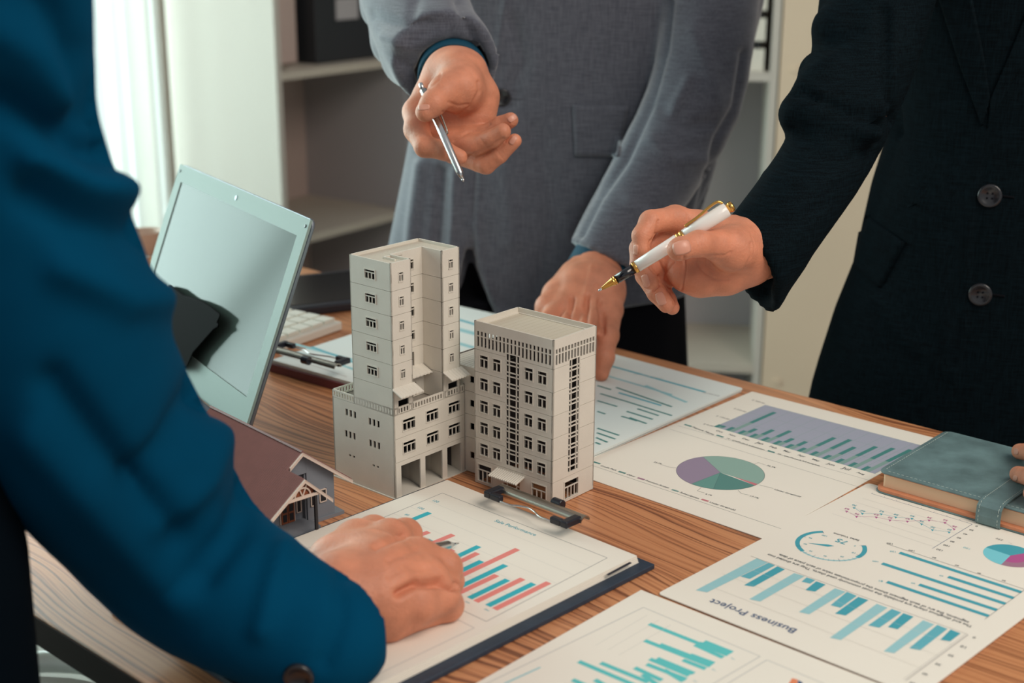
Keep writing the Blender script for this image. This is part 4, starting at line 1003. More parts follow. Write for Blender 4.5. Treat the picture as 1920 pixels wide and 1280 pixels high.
# porch gable truss: tie beam, brown infill and a curved brace
def pg(y, z, x=.0285): return hp(x, y, z)
zt = .0400; ya, yb = py0-(pz-zt)/sl+.001, py0+(pz-zt)/.93-.001
mb = MB(); mb.box(pg(ya, zt-.0012), HX*.0014, HY*(yb-ya), Z3*.0024); mb.build('tie_beam', M['house_white'], hs)
mb = MB(); vs = [pg(ya, zt, .0270), pg(yb, zt, .0270), pg(py0, pz-.002, .0270)]; vs += [v+HX*.0008 for v in vs]; mb.add(vs, [(0, 2, 1), (3, 4, 5), (0, 1, 4, 3), (1, 2, 5, 4), (2, 0, 3, 5)]); mb.build('gable_infill', M['house_wood'], hs)
mb = MB(); c_ = ((ya+yb)/2, zt+.0005)
mb.tube([hp(.0288, c_[0]+.0072*math.cos(t), c_[1]+.0072*math.sin(t)) for t in np.linspace(0, math.pi, 14)], .0007, 6); mb.tube([hp(.0288, c_[0], c_[1]), hp(.0288, c_[0]-.004, c_[1]+.0095)], .0006, 6); mb.tube([hp(.0288, c_[0], c_[1]), hp(.0288, c_[0]+.004, c_[1]+.0095)], .0006, 6)
mb.build('curved_brace', M['house_white'], hs)

# ============================================================ notebook
NB0 = G(1645, 884, .019); nu = G(1920, 962, .019)-NB0; nu /= np.linalg.norm(nu); nv = np.array([-nu[1], nu[0], 0])
nbk = empty('notebook', (NB0[0], NB0[1], 0), 'grey-green leather notebook with stitched edges and a strap at the right', 'notebook')
NLn, NWd = .215, np.linalg.norm(G(1783, 811, .019)-NB0)
def rpoly(o, a, b, r, n=5):
    return [tuple((o+nu*(cx+r*math.cos(t))+nv*(cy+r*math.sin(t)))[:2]) for cx, cy, a0 in ((a-r, r, -90), (a-r, b-r, 0), (r, b-r, 90), (r, r, 180)) for t in [math.radians(a0+90*k/n) for k in range(n+1)]]
b0 = NB0.copy(); b0[2] = 0
mb = MB(); mb.prism(rpoly(b0-nv*.004-nu*.001, NLn+.002, NWd+.004, .009), .0020, .0032); mb.build('back_cover', M['leather'], nbk, bevel=.0005)
mb = MB(); mb.prism(rpoly(b0-nv*.003, NLn, NWd+.002, .008), .0033, .0058); mb.build('back_lining', M['leather_in'], nbk)
mb = MB(); mb.prism(rpoly(b0+nu*.004+nv*.003, NLn-.007, NWd-.004, .003), .0059, .0172); mb.build('page_block', M['pages'], nbk)
mb = MB(); mb.prism(rpoly(b0+nu*.002+nv*.002, NLn-.004, NWd-.002, .006), .0173, .0182); mb.build('front_lining', M['leather_in'], nbk)
mb = MB(); mb.prism(rpoly(b0, NLn, NWd, .008), .0183, .0203); mb.build('front_cover', M['leather'], nbk, bevel=.0008)
mb = MB(); e = .0042
def dash(a, b, z, d=.0022, g=.0018):
    L = np.linalg.norm(b-a); u = (b-a)/L; s = 0
    while s+d < L: mb.tube([a+u*s+Z3*z, a+u*(s+d)+Z3*z], .00022, 5); s += d+g
c0 = b0+nu*e+nv*e; dash(c0+nu*.004, c0+nu*(NLn-2*e), .0204); dash(c0+nv*.004, c0+nv*(NWd-2*e), .0204)
mb.build('cover_stitching', M['leather_light'], nbk)
# strap across the front edge
su0 = (G(1838, 940, .019)-NB0)@nu; sw = .0205
prof = [(.062, .0212), (.02, .0212), (.004, .0213), (-.003, .0205), (-.0062, .018), (-.0070, .010), (-.0062, .0035), (-.004, .0018)]
vs = []; fs = []; n = len(prof)
def nrm2(i):
    a = np.array(prof[max(i-1, 0)]); b = np.array(prof[min(i+1, n-1)]); t = (b-a)/np.linalg.norm(b-a); return np.array([-t[1], t[0]])*-1
for i in range(n):
    for s in (0, sw):
        for k in (0, .0013):
            q = np.array(prof[i])+(-nrm2(i) if nrm2(i)[1] < 0 and i < 3 else nrm2(i))*0; off = np.array([0, k]) if i < 3 else (np.array([-k*.7, k*.7]) if i == 3 else np.array([-k, 0]))
            q = np.array(prof[i])+off; vs.append(b0+nu*(su0+s)+nv*q[0]+Z3*q[1])
for i in range(n-1):
    a = i*4; b = a+4; fs += [(a+1, a+3, b+3, b+1), (a, b, b+2, a+2), (a, a+1, b+1, b), (a+2, b+2, b+3, a+3)]
fs += [(0, 2, 3, 1), ((n-1)*4, (n-1)*4+1, (n-1)*4+3, (n-1)*4+2)]
mb2 = MB(); mb2.add(vs, fs); st = mb2.build('strap', M['leather'], nbk, smooth=False)
mb = MB()
for s in (.0022, sw-.0022):
    pts = [b0+nu*(su0+s)+nv*(p[0]-(.0014 if i >= 4 else .001 if i == 3 else 0))+Z3*(p[1]+(.0014 if i < 3 else .001 if i == 3 else 0)) for i, p in enumerate(prof)]
    for a, b in zip(pts[:-1], pts[1:]): dash(a, b, 0, .0018, .0014)
mb.build('strap_stitching', M['leather_light'], st)

# ============================================================ people: distance-field modelling
import openvdb as vdb
class Field:
    def __init__(s, lo, hi, h):
        s.lo = np.array(lo, float); s.h = h; s.n = np.ceil((np.array(hi)-s.lo)/h).astype(int)+1
        s.ax = [(s.lo[i]+h*np.arange(s.n[i])).astype(np.float32) for i in range(3)]
        s.d = np.full(s.n, .05, np.float32)
    def sl(s, lo, hi):
        a = np.clip(np.floor((np.array(lo)-s.lo)/s.h).astype(int), 0, s.n); b = np.clip(np.ceil((np.array(hi)-s.lo)/s.h).astype(int)+1, 0, s.n)
        if (b <= a).any(): return None, None
        sl = tuple(slice(a[i], b[i]) for i in range(3))
        return sl, np.meshgrid(*[s.ax[i][sl[i]] for i in range(3)], indexing='ij', sparse=True)
    def comb(s, sl, v, k, op):
        a = s.d[sl]; v = v.astype(np.float32)
        if op == '+':
            if k > 0: h = np.maximum(k-np.abs(a-v), 0)/k; s.d[sl] = np.minimum(a, v)-h*h*k*.25
            else: s.d[sl] = np.minimum(a, v)
        else:
            v = -v
            if k > 0: h = np.maximum(k-np.abs(a-v), 0)/k; s.d[sl] = np.maximum(a, v)+h*h*k*.25
            else: s.d[sl] = np.maximum(a, v)
    def cone(s, a, b, ra, rb=None, k=.004, op='+', flat=None, f=1.0):
        rb = ra if rb is None else rb; a = np.array(a, float); b = np.array(b, float); m = max(ra, rb)/min(1, 1)+k+3*s.h
        if flat is not None and f > 1: m = max(ra, rb)*f+k+3*s.h
        sl, X = s.sl(np.minimum(a, b)-m, np.maximum(a, b)+m)
        if sl is None: return
        d = b-a; L2 = max(d@d, 1e-12)
        q = [X[i]-a[i] for i in range(3)]
        t = np.clip((q[0]*d[0]+q[1]*d[1]+q[2]*d[2])/L2, 0, 1)
        v = [q[i]-t*d[i] for i in range(3)]
        r = ra+(rb-ra)*t
        if flat is not None:
            n = np.array(flat, float); n /= np.linalg.norm(n); c = v[0]*n[0]+v[1]*n[1]+v[2]*n[2]; c2 = c*(1/f-1)
            v = [v[i]+n[i]*c2 for i in range(3)]
            ln = np.sqrt(v[0]**2+v[1]**2+v[2]**2); dist = (ln-r)*(min(1, f) if f < 1 else 1)
        else: dist = np.sqrt(v[0]**2+v[1]**2+v[2]**2)-r
        s.comb(sl, dist, k, op)
    def chain(s, pts, rs, k=.003, op='+', **kw):
        for i in range(len(pts)-1): s.cone(pts[i], pts[i+1], rs[i], rs[i+1], k, op, **kw)
    def ell(s, c, R, A=None, k=.006, op='+'):
        """ellipsoid with radii R along the rows of A"""
        c = np.array(c, float); A = np.eye(3) if A is None else np.array(A, float); m = max(R)+k+3*s.h
        sl, X = s.sl(c-m, c+m)
        if sl is None: return
        q = [X[i]-c[i] for i in range(3)]; ss = 0
        for j in range(3): ss = ss+((q[0]*A[j][0]+q[1]*A[j][1]+q[2]*A[j][2])/R[j])**2
        s.comb(sl, (np.sqrt(ss)-1)*min(R), k, op)
    def loft(s, rows, p=2.4, k=.01, op='+', yaw=0):
        """stack of superellipse sections (z, cx, cy, rx, ry)"""
        R_ = np.array(sorted(rows)); z = s.ax[2]; m = (z >= R_[0, 0]-.03) & (z <= R_[-1, 0]+.03)
        idx = np.where(m)[0]
        if not len(idx): return
        sl = (slice(None), slice(None), slice(idx[0], idx[-1]+1)); zz = z[sl[2]]
        I = [np.interp(zz, R_[:, 0], R_[:, j]).astype(np.float32)[None, None, :] for j in range(1, 5)]
        X = s.ax[0][:, None, None]; Y = s.ax[1][None, :, None]; c, sn = math.cos(yaw), math.sin(yaw)
        u = (X-I[0])*c+(Y-I[1])*sn; v = -(X-I[0])*sn+(Y-I[1])*c
        rho = (np.abs(u/I[2])**p+np.abs(v/I[3])**p)**(1/p)
        dist = (rho-1)*np.minimum(I[2], I[3])
        cap = np.maximum(R_[0, 0]-zz, zz-R_[-1, 0])[None, None, :].astype(np.float32)
        s.comb(sl, np.maximum(dist, cap), k, op)
    def half(s, p, n, op='-'):
        """cut away the side of the plane that n points to"""
        n = np.array(n, float)/np.linalg.norm(n); p = np.array(p)
        X = np.meshgrid(*s.ax, indexing='ij', sparse=True)
        v = (X[0]-p[0])*n[0]+(X[1]-p[1])*n[1]+(X[2]-p[2])*n[2]
        s.d = np.maximum(s.d, v.astype(np.float32))
    def mesh(s):
        d = s.d.copy()
        for ax in range(3):
            i0 = [slice(None)]*3; i0[ax] = 0; d[tuple(i0)] = np.maximum(d[tuple(i0)], s.h); i0[ax] = -1; d[tuple(i0)] = np.maximum(d[tuple(i0)], s.h)
        g = vdb.FloatGrid(.05); g.copyFromArray(np.ascontiguousarray(np.clip(d, -.05, .05)))
        pts, quads = g.convertToQuads(isovalue=0.0)
        return pts*s.h+s.lo, quads
def np_mesh(parts, name='m'):
    """parts = [(verts, quads, material index)] -> one mesh"""
    V_ = np.concatenate([p[0] for p in parts]).astype(np.float32); off = 0; Q = []; mi = []
    for v, q, m in parts: Q.append(np.asarray(q, np.int64)+off); off += len(v); mi += [m]*len(q)
    Q = np.concatenate(Q)
    me = bpy.data.meshes.new(name); me.vertices.add(len(V_)); me.vertices.foreach_set('co', V_.ravel())
    me.loops.add(len(Q)*4); me.loops.foreach_set('vertex_index', Q[:, ::-1].ravel().astype(np.int32)); me.polygons.add(len(Q))
    me.polygons.foreach_set('loop_start', np.arange(0, len(Q)*4, 4, dtype=np.int32))
    try: me.polygons.foreach_set('loop_total', np.full(len(Q), 4, dtype=np.int32))
    except Exception: pass
    me.polygons.foreach_set('material_index', np.array(mi, dtype=np.int32)); me.update(calc_edges=True); me.validate()
    return me
def normals_of(V_, Q):
    n = np.zeros_like(V_); a, b, c, d = (V_[Q[:, i]] for i in range(4)); fn = np.cross(c-a, d-b)
    for i in range(4): np.add.at(n, Q[:, i], fn)
    l = np.linalg.norm(n, axis=1, keepdims=True)+1e-12; return n/l
def relax(V_, Q, it=2, f=.5):
    E_ = np.concatenate([Q[:, [0, 1]], Q[:, [1, 2]], Q[:, [2, 3]], Q[:, [3, 0]]]); cnt = np.zeros(len(V_)); np.add.at(cnt, E_[:, 0], 1); np.add.at(cnt, E_[:, 1], 1)
    for i in range(it):
        for g in (f, -f*1.02):
            s_ = np.zeros_like(V_); np.add.at(s_, E_[:, 0], V_[E_[:, 1]]); np.add.at(s_, E_[:, 1], V_[E_[:, 0]]); V_ = V_+g*(s_/cnt[:, None]-V_)
    return V_
def crease(V_, Q, lines):
    """lines = [(px polyline, half width px, height m (negative = groove))]: relief on the side toward the photographer"""
    n = normals_of(V_, Q)
    if ((V_-V_.mean(0))*n).sum(1).mean() < 0: n = -n
    P_ = PX(V_); toward = ((CAMP-V_)*n).sum(1) > 0; amp = np.zeros(len(V_))
    for pts, wd, h_ in lines:
        best = np.full(len(V_), 1e9)
        for a, b in zip(pts[:-1], pts[1:]):
            a = np.array(a, float); b = np.array(b, float); d = b-a; t = np.clip(((P_-a)@d)/(d@d), 0, 1); best = np.minimum(best, np.linalg.norm(P_-a-t[:, None]*d, axis=1))
        amp += h_*np.exp(-(best/wd)**2)
    return V_+n*(amp*toward)[:, None]
def bvh(V_, Q): return BVHTree.FromPolygons([tuple(map(float, v)) for v in V_], [tuple(map(int, q)) for q in Q])
def hit(tree, px, py, fallback=None):
    r = ray(px, py); r = r/np.linalg.norm(r); h_ = tree.ray_cast(Vector(CAMP), Vector(r))
    if h_[0] is None:
        if fallback is None: return None, None
        h_ = tree.find_nearest(Vector(fallback))
    n = np.array(h_[1]); 
    if n@r > 0: n = -n
    return np.array(h_[0]), n
def surf_patch(tree, grid, off, th):
    """grid[i][j] of pixels laid on the surface seen there, lifted by off with edge skirts down by th -> (verts, quads)"""
    n_, m_ = len(grid), len(grid[0]); T = []; Bt = []; last = lastn = None
    for row in grid:
        for p in row:
            x, n = hit(tree, p[0], p[1], last)
            if x is None:
                h_ = tree.find_nearest(Vector(D(p[0], p[1], 1.35))); x = np.array(h_[0]); n = np.array(h_[1]); n = n if n@(CAMP-x) > 0 else -n
            last, lastn = x, n; T.append(x+n*off); Bt.append(x-n*th)
    V_ = np.array(T+Bt); N_ = len(T); Q = []
    I = lambda i, j: i*m_+j
    for i in range(n_-1):
        for j in range(m_-1): Q.append((I(i, j), I(i+1, j), I(i+1, j+1), I(i, j+1)))
    ring = [I(0, j) for j in range(m_)]+[I(i, m_-1) for i in range(1, n_)]+[I(n_-1, j) for j in range(m_-2, -1, -1)]+[I(i, 0) for i in range(n_-2, 0, -1)]
    for a, b in zip(ring, ring[1:]+ring[:1]): Q.append((a, b, b+N_, a+N_))
    return V_, np.array(Q)
def quadgrid(c00, c10, c11, c01, n=14, m=14):
    c = [np.array(q, float) for q in (c00, c10, c11, c01)]
    return [[(c[0]*(1-s)+c[1]*s)*(1-t)+(c[3]*(1-s)+c[2]*s)*t for t in np.linspace(0, 1, m)] for s in np.linspace(0, 1, n)]
def stripgrid(A_, B_, n=30, m=8):
    """region between two pixel polylines"""
    def res_(P_):
        P_ = np.array(P_, float); L = np.r_[0, np.cumsum(np.linalg.norm(np.diff(P_, axis=0), axis=1))]; t = np.linspace(0, L[-1], n); return np.stack([np.interp(t, L, P_[:, i]) for i in range(2)], 1)
    a, b = res_(A_), res_(B_); return [[a[i]*(1-t)+b[i]*t for t in np.linspace(0, 1, m)] for i in range(n)]
def discgrid(c, rx, ry, a, n=9):
    """rounded-square grid filling an ellipse"""
    out = []; ca, sa = math.cos(a), math.sin(a)
    for i in np.linspace(-1, 1, n):
        row = []
        for j in np.linspace(-1, 1, n):
            x = i*(.45+.55*math.sqrt(1-j*j/2)); y = j*(.45+.55*math.sqrt(1-i*i/2)); x *= rx; y *= ry; row.append((c[0]+x*ca-y*sa, c[1]+x*sa+y*ca))
        out.append(row)
    return out
def cloth_obj(name, parts, m, parent):
    o = link(name, np_mesh(parts), parent, [m], True); return o
def curve(pts, n=6):
    pts = [np.array(p, float) for p in pts]; out = []
    for i in range(len(pts)-1):
        p0, p1, p2, p3 = pts[max(i-1, 0)], pts[i], pts[i+1], pts[min(i+2, len(pts)-1)]
        for k in range(n): q = k/n; out.append(.5*((2*p1)+(-p0+p2)*q+(2*p0-5*p1+4*p2-p3)*q*q+(-p0+3*p1-3*p2+p3)*q**3))
    out.append(pts[-1]); return np.array(out)

# ------------------------------------------------------------ person in the dark suit (right)
dk = empty('person', (0.50, 1.42, FLOOR), 'person in a dark navy suit jacket standing at the right, pointing a white pen', 'person')
# hand
C3 = crop(1080, 350, 4.571)
def d3(x, y, Y): return D(*C3(x, y), Y)
f = Field((.055, 1.03, .10), (.34, 1.33, .40), .0011)
Yp = 1.165
# forearm and wrist
f.chain([d3(2000, 140, 1.24), d3(1560, 470, 1.185), d3(1440, 540, 1.172)], [.030, .026, .027], k=.01, flat=(.2, 1, .2), f=.8)
# palm: fan from wrist to the knuckles
wr = d3(1470, 560, 1.172)
mcp = [d3(1060, 330, 1.178), d3(960, 430, 1.188), d3(915, 570, 1.190), d3(900, 720, 1.182)]
for q, r in zip(mcp, (.0125, .0125, .012, .0115)): f.chain([wr, (wr+q)/2, q], [.022, .0165, r], k=.012)
f.ell(d3(1150, 710, 1.174), (.032, .013, .018), (Rt, Fw, Up), k=.012)
f.chain([d3(1440, 650, 1.168), d3(1280, 752, 1.166), d3(1060, 800, 1.166), d3(940, 780, 1.170)], [.016, .0150, .0122, .0105], k=.010)     # heel of the hand
# thenar and thumb
f.chain([d3(1450, 520, 1.160), d3(1340, 530, 1.143), d3(1210, 500, 1.130)], [.020, .0175, .0135], k=.010)
f.chain([d3(1210, 500, 1.130), d3(1050, 487, 1.112), d3(900, 528, 1.101)], [.0122, .0104, .0094], k=.004)
f.cone(d3(895, 530, 1.1005), d3(872, 540, 1.0995), .0093, .0088, k=.003)
# index
f.chain([mcp[0], d3(850, 268, 1.176), d3(640, 300, 1.158)], [.0120, .0105, .0098], k=.005)
f.chain([d3(640, 300, 1.158), d3(565, 420, 1.147), d3(562, 525, 1.143)], [.0096, .0083, .0072], k=.003)
# middle
f.chain([mcp[1], d3(740, 420, 1.184), d3(548, 530, 1.172)], [.0115, .0100, .0092], k=.004)
f.chain([d3(548, 530, 1.172), d3(545, 670, 1.160), d3(635, 808, 1.150)], [.0090, .0084, .0074], k=.002)
# ring
f.chain([mcp[2], d3(740, 600, 1.190), d3(595, 760, 1.180)], [.0112, .0096, .0088], k=.004)
f.chain([d3(595, 760, 1.180), d3(690, 910, 1.164), d3(775, 1010, 1.155)], [.0088, .0082, .0072], k=.002)
# little
f.chain([mcp[3], d3(800, 760, 1.186), d3(720, 850, 1.184)], [.0100, .0088, .0080], k=.004)
f.chain([d3(720, 850, 1.184), d3(790, 970, 1.174), d3(825, 1035, 1.166)], [.0078, .0072, .0064], k=.002)
Vh, Qh = f.mesh(); Vh = relax(Vh, Qh, 2)
Vh = crease(Vh, Qh, [([C3(*p) for p in L], w_, h_) for L, w_, h_ in [
    ([(1100, 590), (1270, 590), (1330, 560)], 2.2, -.0008), ([(1030, 640), (1080, 720), (1180, 790), (1300, 800)], 2.2, -.0009), ([(930, 600), (935, 720), (905, 880)], 2.0, -.0018), ([(630, 690), (705, 765), (712, 850), (668, 892)], 1.6, -.0016), ([(722, 830), (800, 895), (835, 965), (838, 1000)], 1.6, -.0016), ([(560, 790), (620, 900), (700, 1000)], 1.4, -.0006),
    ([(1500, 480), (1500, 600), (1430, 720), (1330, 750)], 2.6, -.0009), ([(1050, 420), (1075, 500)], 1.3, -.0006), ([(1030, 430), (1050, 520)], 1.3, -.0005), ([(1080, 430), (1100, 510)], 1.3, -.0004),
    ([(705, 290), (695, 360), (668, 440), (632, 470), (628, 560)], 2.0, -.0018), ([(960, 240), (960, 300), (930, 350)], 1.6, -.0007), ([(640, 400), (600, 385)], 1.4, -.0004), ([(1500, 400), (1530, 500), (1520, 620)], 1.6, -.0005),
    ([(715, 640), (750, 720), (745, 800), (800, 860)], 2.2, -.0018), ([(760, 740), (840, 650)], 1.8, -.0012)]])
tr = bvh(Vh, Qh)
def nail(tree, c, rx, ry, a, off=.0004): return surf_patch(tree, discgrid(c, rx, ry, a), off, .0006)
parts = [(Vh, Qh, 0)]
for c, rx, ry, a in ((C3(906, 522), 17, 13, -.25), (C3(512, 540), 4.5, 10, .1), (C3(598, 805), 6.5, 12, -.28), (C3(728, 960), 8.5, 13, -.38)):
    v, q = nail(tr, c, rx, ry, a); parts.append((v, q[:, ::-1], 1))
# hidden arm and torso under the clothes keep the body one figure
arm = Field((.10, 1.0, -.02), (.85, 1.7, .75), .007)
path = [D(1675, -330, 1.40), D(1662, -120, 1.37), D(1636, 40, 1.34), D(1604, 160, 1.30), D(1552, 290, 1.255), D(1478, 400, 1.205), D(1425, 470, 1.180), D(1398, 500, 1.172)]
arm.chain(curve(path[:-1], 3), np.linspace(.036, .024, 19), k=.02)
arm.loft([(-.05, .60, 1.46, .11, .065), (.25, .61, 1.46, .10, .06), (.60, .61, 1.46, .12, .06), (.68, .61, 1.46, .08, .05)], yaw=-.1)
va, qa_ = arm.mesh(); parts.append((va, qa_, 0))
# fingertips of the other hand resting on the notebook
f = Field((.37, 1.02, .012), (.50, 1.20, .075), .0012)
for tip, mid, kn in (((1912, 846, .028), (1950, 850, .045), (2000, 835, .052)), ((1909, 889, .0275), (1950, 898, .046), (2010, 890, .055)), ((1935, 925, .0275), (1975, 930, .045), (2030, 915, .054))):
    f.chain([G(*tip), G(*mid), G(*kn)], [.0070, .0085, .0095], k=.004)
f.chain([G(2000, 835, .052), G(2060, 870, .055), G(2030, 915, .054)], [.012, .018, .012], k=.01)
vf, qf = f.mesh(); parts.append((vf, qf, 0)); tf = bvh(vf, qf)
for c, rx, ry, a in (((1906, 846), 4, 6, .0), ((1904, 896), 4, 5, .2)):
    v, q = nail(tf, c, rx, ry, a); parts.append((v, q[:, ::-1], 1))
body = link('body', np_mesh(parts), dk, [M['skin'], M['nail']], True)

# jacket
f = Field((.12, 1.02, -.32), (.88, 1.72, .72), .0042)
ys = 1.44
rows = []
for py, xl in ((900, 1515), (800, 1523), (745, 1535), (700, 1548), (600, 1580), (500, 1620), (440, 1632), (360, 1650), (280, 1675), (200, 1685), (0, 1690), (-200, 1680)):
    L = D(xl, py, ys); cx = .585+(.0 if py > 300 else .01); rows.append((L[2], cx, ys+.015, cx-L[0], .118 if py > 0 else .11))
rows.append((.70, .60, 1.46, .15, .07)); rows.append((-.34, .585, 1.46, .31, .13))
f.loft(rows, p=2.3, yaw=-.10)
# sleeve
f.chain(curve(path, 3), np.interp(np.linspace(0, 1, 22), [0, .14, .28, .43, .57, .71, .86, 1], [.060, .055, .0480, .0425, .0370, .0350, .0335, .0335]), k=.012)
for p_, r in (((1548, 138, 1.27), .020), ((1532, 136, 1.28), .014), ((1526, 212, 1.25), .021), ((1508, 206, 1.25), .0155), ((1560, 50, 1.31), .018)): f.ell(D(*p_), (r, r, r), k=.016)
f.cone(D(1490, 215, 1.25), D(1640, 250, 1.22), .012, .008, k=.015); f.cone(D(1520, 165, 1.26), D(1650, 200, 1.24), .012, .008, k=.015)
# cuff opening and its lower flap
cut_n = (path[-1]-path[-3]); cut_n /= np.linalg.norm(cut_n)
f.cone(D(1428, 552, 1.176), D(1412, 572, 1.178), .0165, .011, k=.010); f.cone(D(1460, 480, 1.18), D(1428, 552, 1.176), .02, .0165, k=.012)
f.half_ = None
# open end: plane cut near the wrist
sub = Field(f.lo, f.lo+f.h*(f.n-1), f.h)
pc_ = D(1396, 492, 1.172)
sub.cone(pc_+cut_n*.040, pc_+cut_n*.030, .040, .040, k=0); 
cu0, cu1 = D(1405, 487, 1.172), D(1470, 415, 1.200)
def cutplane(field, tree_pts, n, R):
    """remove what lies beyond the plane within R of the point"""
    X = np.meshgrid(*field.ax, indexing='ij', sparse=True); p = tree_pts
    pl = (X[0]-p[0])*n[0]+(X[1]-p[1])*n[1]+(X[2]-p[2])*n[2]
    rad = np.sqrt((X[0]-p[0])**2+(X[1]-p[1])**2+(X[2]-p[2])**2)-R
    v = np.maximum(-pl, rad)         # inside: beyond the plane and near
    field.d = np.maximum(field.d, -v).astype(np.float32)
cutplane(f, cu0+cut_n*.004, (cut_n+np.array([-.25, 0, .10]))/np.linalg.norm(cut_n+np.array([-.25, 0, .10])), .075)
f.chain([cu0+cut_n*.06, cu0, cu1], [.0285, .0285, .027], k=.002, op='-')
f.chain([cu0+cut_n*.05, D(1420, 545, 1.174)], [.015, .0145], k=.004, op='-')
# jacket opening below the last button
f.chain([D(1812, 640, 1.325), D(1812, 760, 1.32), D(1812, 900, 1.32)], [.008, .020, .038], k=.006, op='-')
# the V of the neckline
f.chain([D(1855, 185, 1.318), D(1870, 60, 1.318), D(1885, -150, 1.325)], [.006, .024, .045], k=.004, op='-')
Vj, Qj = f.mesh(); Vj = relax(Vj, Qj, 3)
Vj = crease(Vj, Qj, [([(1855, 190), (1845, 240), (1835, 285), (1822, 360), (1812, 487), (1808, 608), (1788, 720), (1752, 800)], 3, .0016), ([(1870, 255), (1850, 300), (1838, 400), (1826, 500), (1822, 608)], 7, -.0010),
    ([(1505, 165), (1560, 195), (1640, 235)], 7, -.006), ([(1490, 175), (1530, 180)], 6, -.005), ([(1485, 240), (1560, 300), (1640, 290)], 12, -.003), ([(1500, 120), (1570, 80), (1610, 60)], 10, -.003),
    ([(1440, 330), (1520, 350), (1600, 320)], 10, .002), ([(1400, 400), (1480, 410), (1560, 380)], 9, -.0018), ([(1660, 20), (1665, 120), (1680, 250)], 9, -.008), ([(1700, 120), (1680, 260), (1640, 400)], 10, -.0022),
    ([(1640, 560), (1700, 640), (1780, 700)], 14, .0018), ([(1700, 300), (1760, 480), (1770, 640)], 16, .002)])
Vj = Vj+normals_of(Vj, Qj)*0
jk = cloth_obj('jacket', [(Vj, Qj, 0)], M['dark_wool'], dk)
tj = bvh(Vj, Qj)
def patch(name, grids, off, th, m, parent):
    ps = []
    for g in grids: v, q = surf_patch(parent['tree'] if isinstance(parent, dict) else tj, g, off, th); ps.append((v, q[:, ::-1], 0))
    return ps
v, q = surf_patch(tj, stripgrid([(1745, -60), (1772, 30), (1800, 120), (1842, 236)], [(1812, -60), (1830, 30), (1846, 110), (1857, 186)], 34, 10), .0028, .004); cloth_obj('lapel', [(v, q[:, ::-1], 0)], M['dark_wool'], jk)
v, q = surf_patch(tj, stripgrid([(1990, -60), (1950, 60), (1900, 150), (1850, 240)], [(1950, -60), (1922, 30), (1890, 110), (1858, 186)], 34, 10), .0036, .004); cloth_obj('lapel', [(v, q[:, ::-1], 0)], M['dark_wool'], jk)
v, q = surf_patch(tj, quadgrid((1620, 399), (1697, 455), (1650, 540), (1602, 500), 12, 12), .0024, .004); cloth_obj('pocket_flap', [(v, q[:, ::-1], 0)], M['dark_wool'], jk)
def button(tree, c, r, parent, m, holes=True):
    x, n = hit(tree, *c, D(c[0], c[1], 1.35)); n = n/np.linalg.norm(n); a = np.cross(n, Z3); a /= np.linalg.norm(a); b = np.cross(n, a)
    mb = MB(); prof = [(0, .0012), (r*.62, .0012), (r*.72, .0022), (r*.92, .0024), (r, .0015), (r, -.0005)]; N = 28; vs = []; fs = []
    for rr, h_ in prof: vs += [x+n*h_+rr*(a*math.cos(2*math.pi*k/N)+b*math.sin(2*math.pi*k/N)) for k in range(N)]
    for i in range(len(prof)-1): fs += [(i*N+k, (i+1)*N+k, (i+1)*N+(k+1) % N, i*N+(k+1) % N) for k in range(N)]
    mb.add(vs, fs); o = mb.build('button', m, parent, smooth=True)
    if holes:
        m2 = MB()
        for i in (-1, 1):
            for j in (-1, 1): q_ = x+n*.0010+(a*i+b*j)*r*.2; m2.tube([q_, q_+n*.0006], r*.09, 8)
        m2.build('button_holes', M['black_cloth'], o)
    return o
M['button'] = mat('button_horn', (30, 30, 34), .25, coat=.3)
button(tj, (1856, 367), .0118, jk, M['button']); button(tj, (1838, 552), .0118, jk, M['button'])
for c in ((1856, 367), (1838, 552)):
    v, q = surf_patch(tj, stripgrid([(c[0]+22, c[1]-2), (c[0]+46, c[1]+1)], [(c[0]+22, c[1]+2), (c[0]+46, c[1]+5)], 8, 3), .0009, .001); cloth_obj('buttonhole', [(v, q[:, ::-1], 0)], M['black_cloth'], jk)
# shirt front and trousers
f = Field((.40, 1.25, FLOOR+.0), (.86, 1.70, .60), .009)
f.loft([(FLOOR+.02, .50, 1.46, .075, .07), (-.25, .505, 1.46, .09, .08), (-.05, .53, 1.46, .10, .085)]); f.loft([(FLOOR+.02, .68, 1.47, .075, .07), (-.25, .67, 1.47, .09, .08), (-.05, .64, 1.46, .10, .085)])
f.loft([(-.15, .585, 1.455, .15, .095), (.02, .585, 1.455, .17, .10), (.06, .585, 1.455, .165, .098)])
v, q = f.mesh(); cloth_obj('trousers', [(v, q, 0)], M['black_cloth'], dk)
f = Field((.45, 1.28, .10), (.80, 1.60, .68), .008); f.loft([(.12, .60, 1.45, .12, .10), (.45, .61, 1.445, .12, .112), (.66, .61, 1.45, .08, .07)])
v, q = f.mesh(); cloth_obj('shirt', [(v, q, 0)], M['black_cloth'], dk)

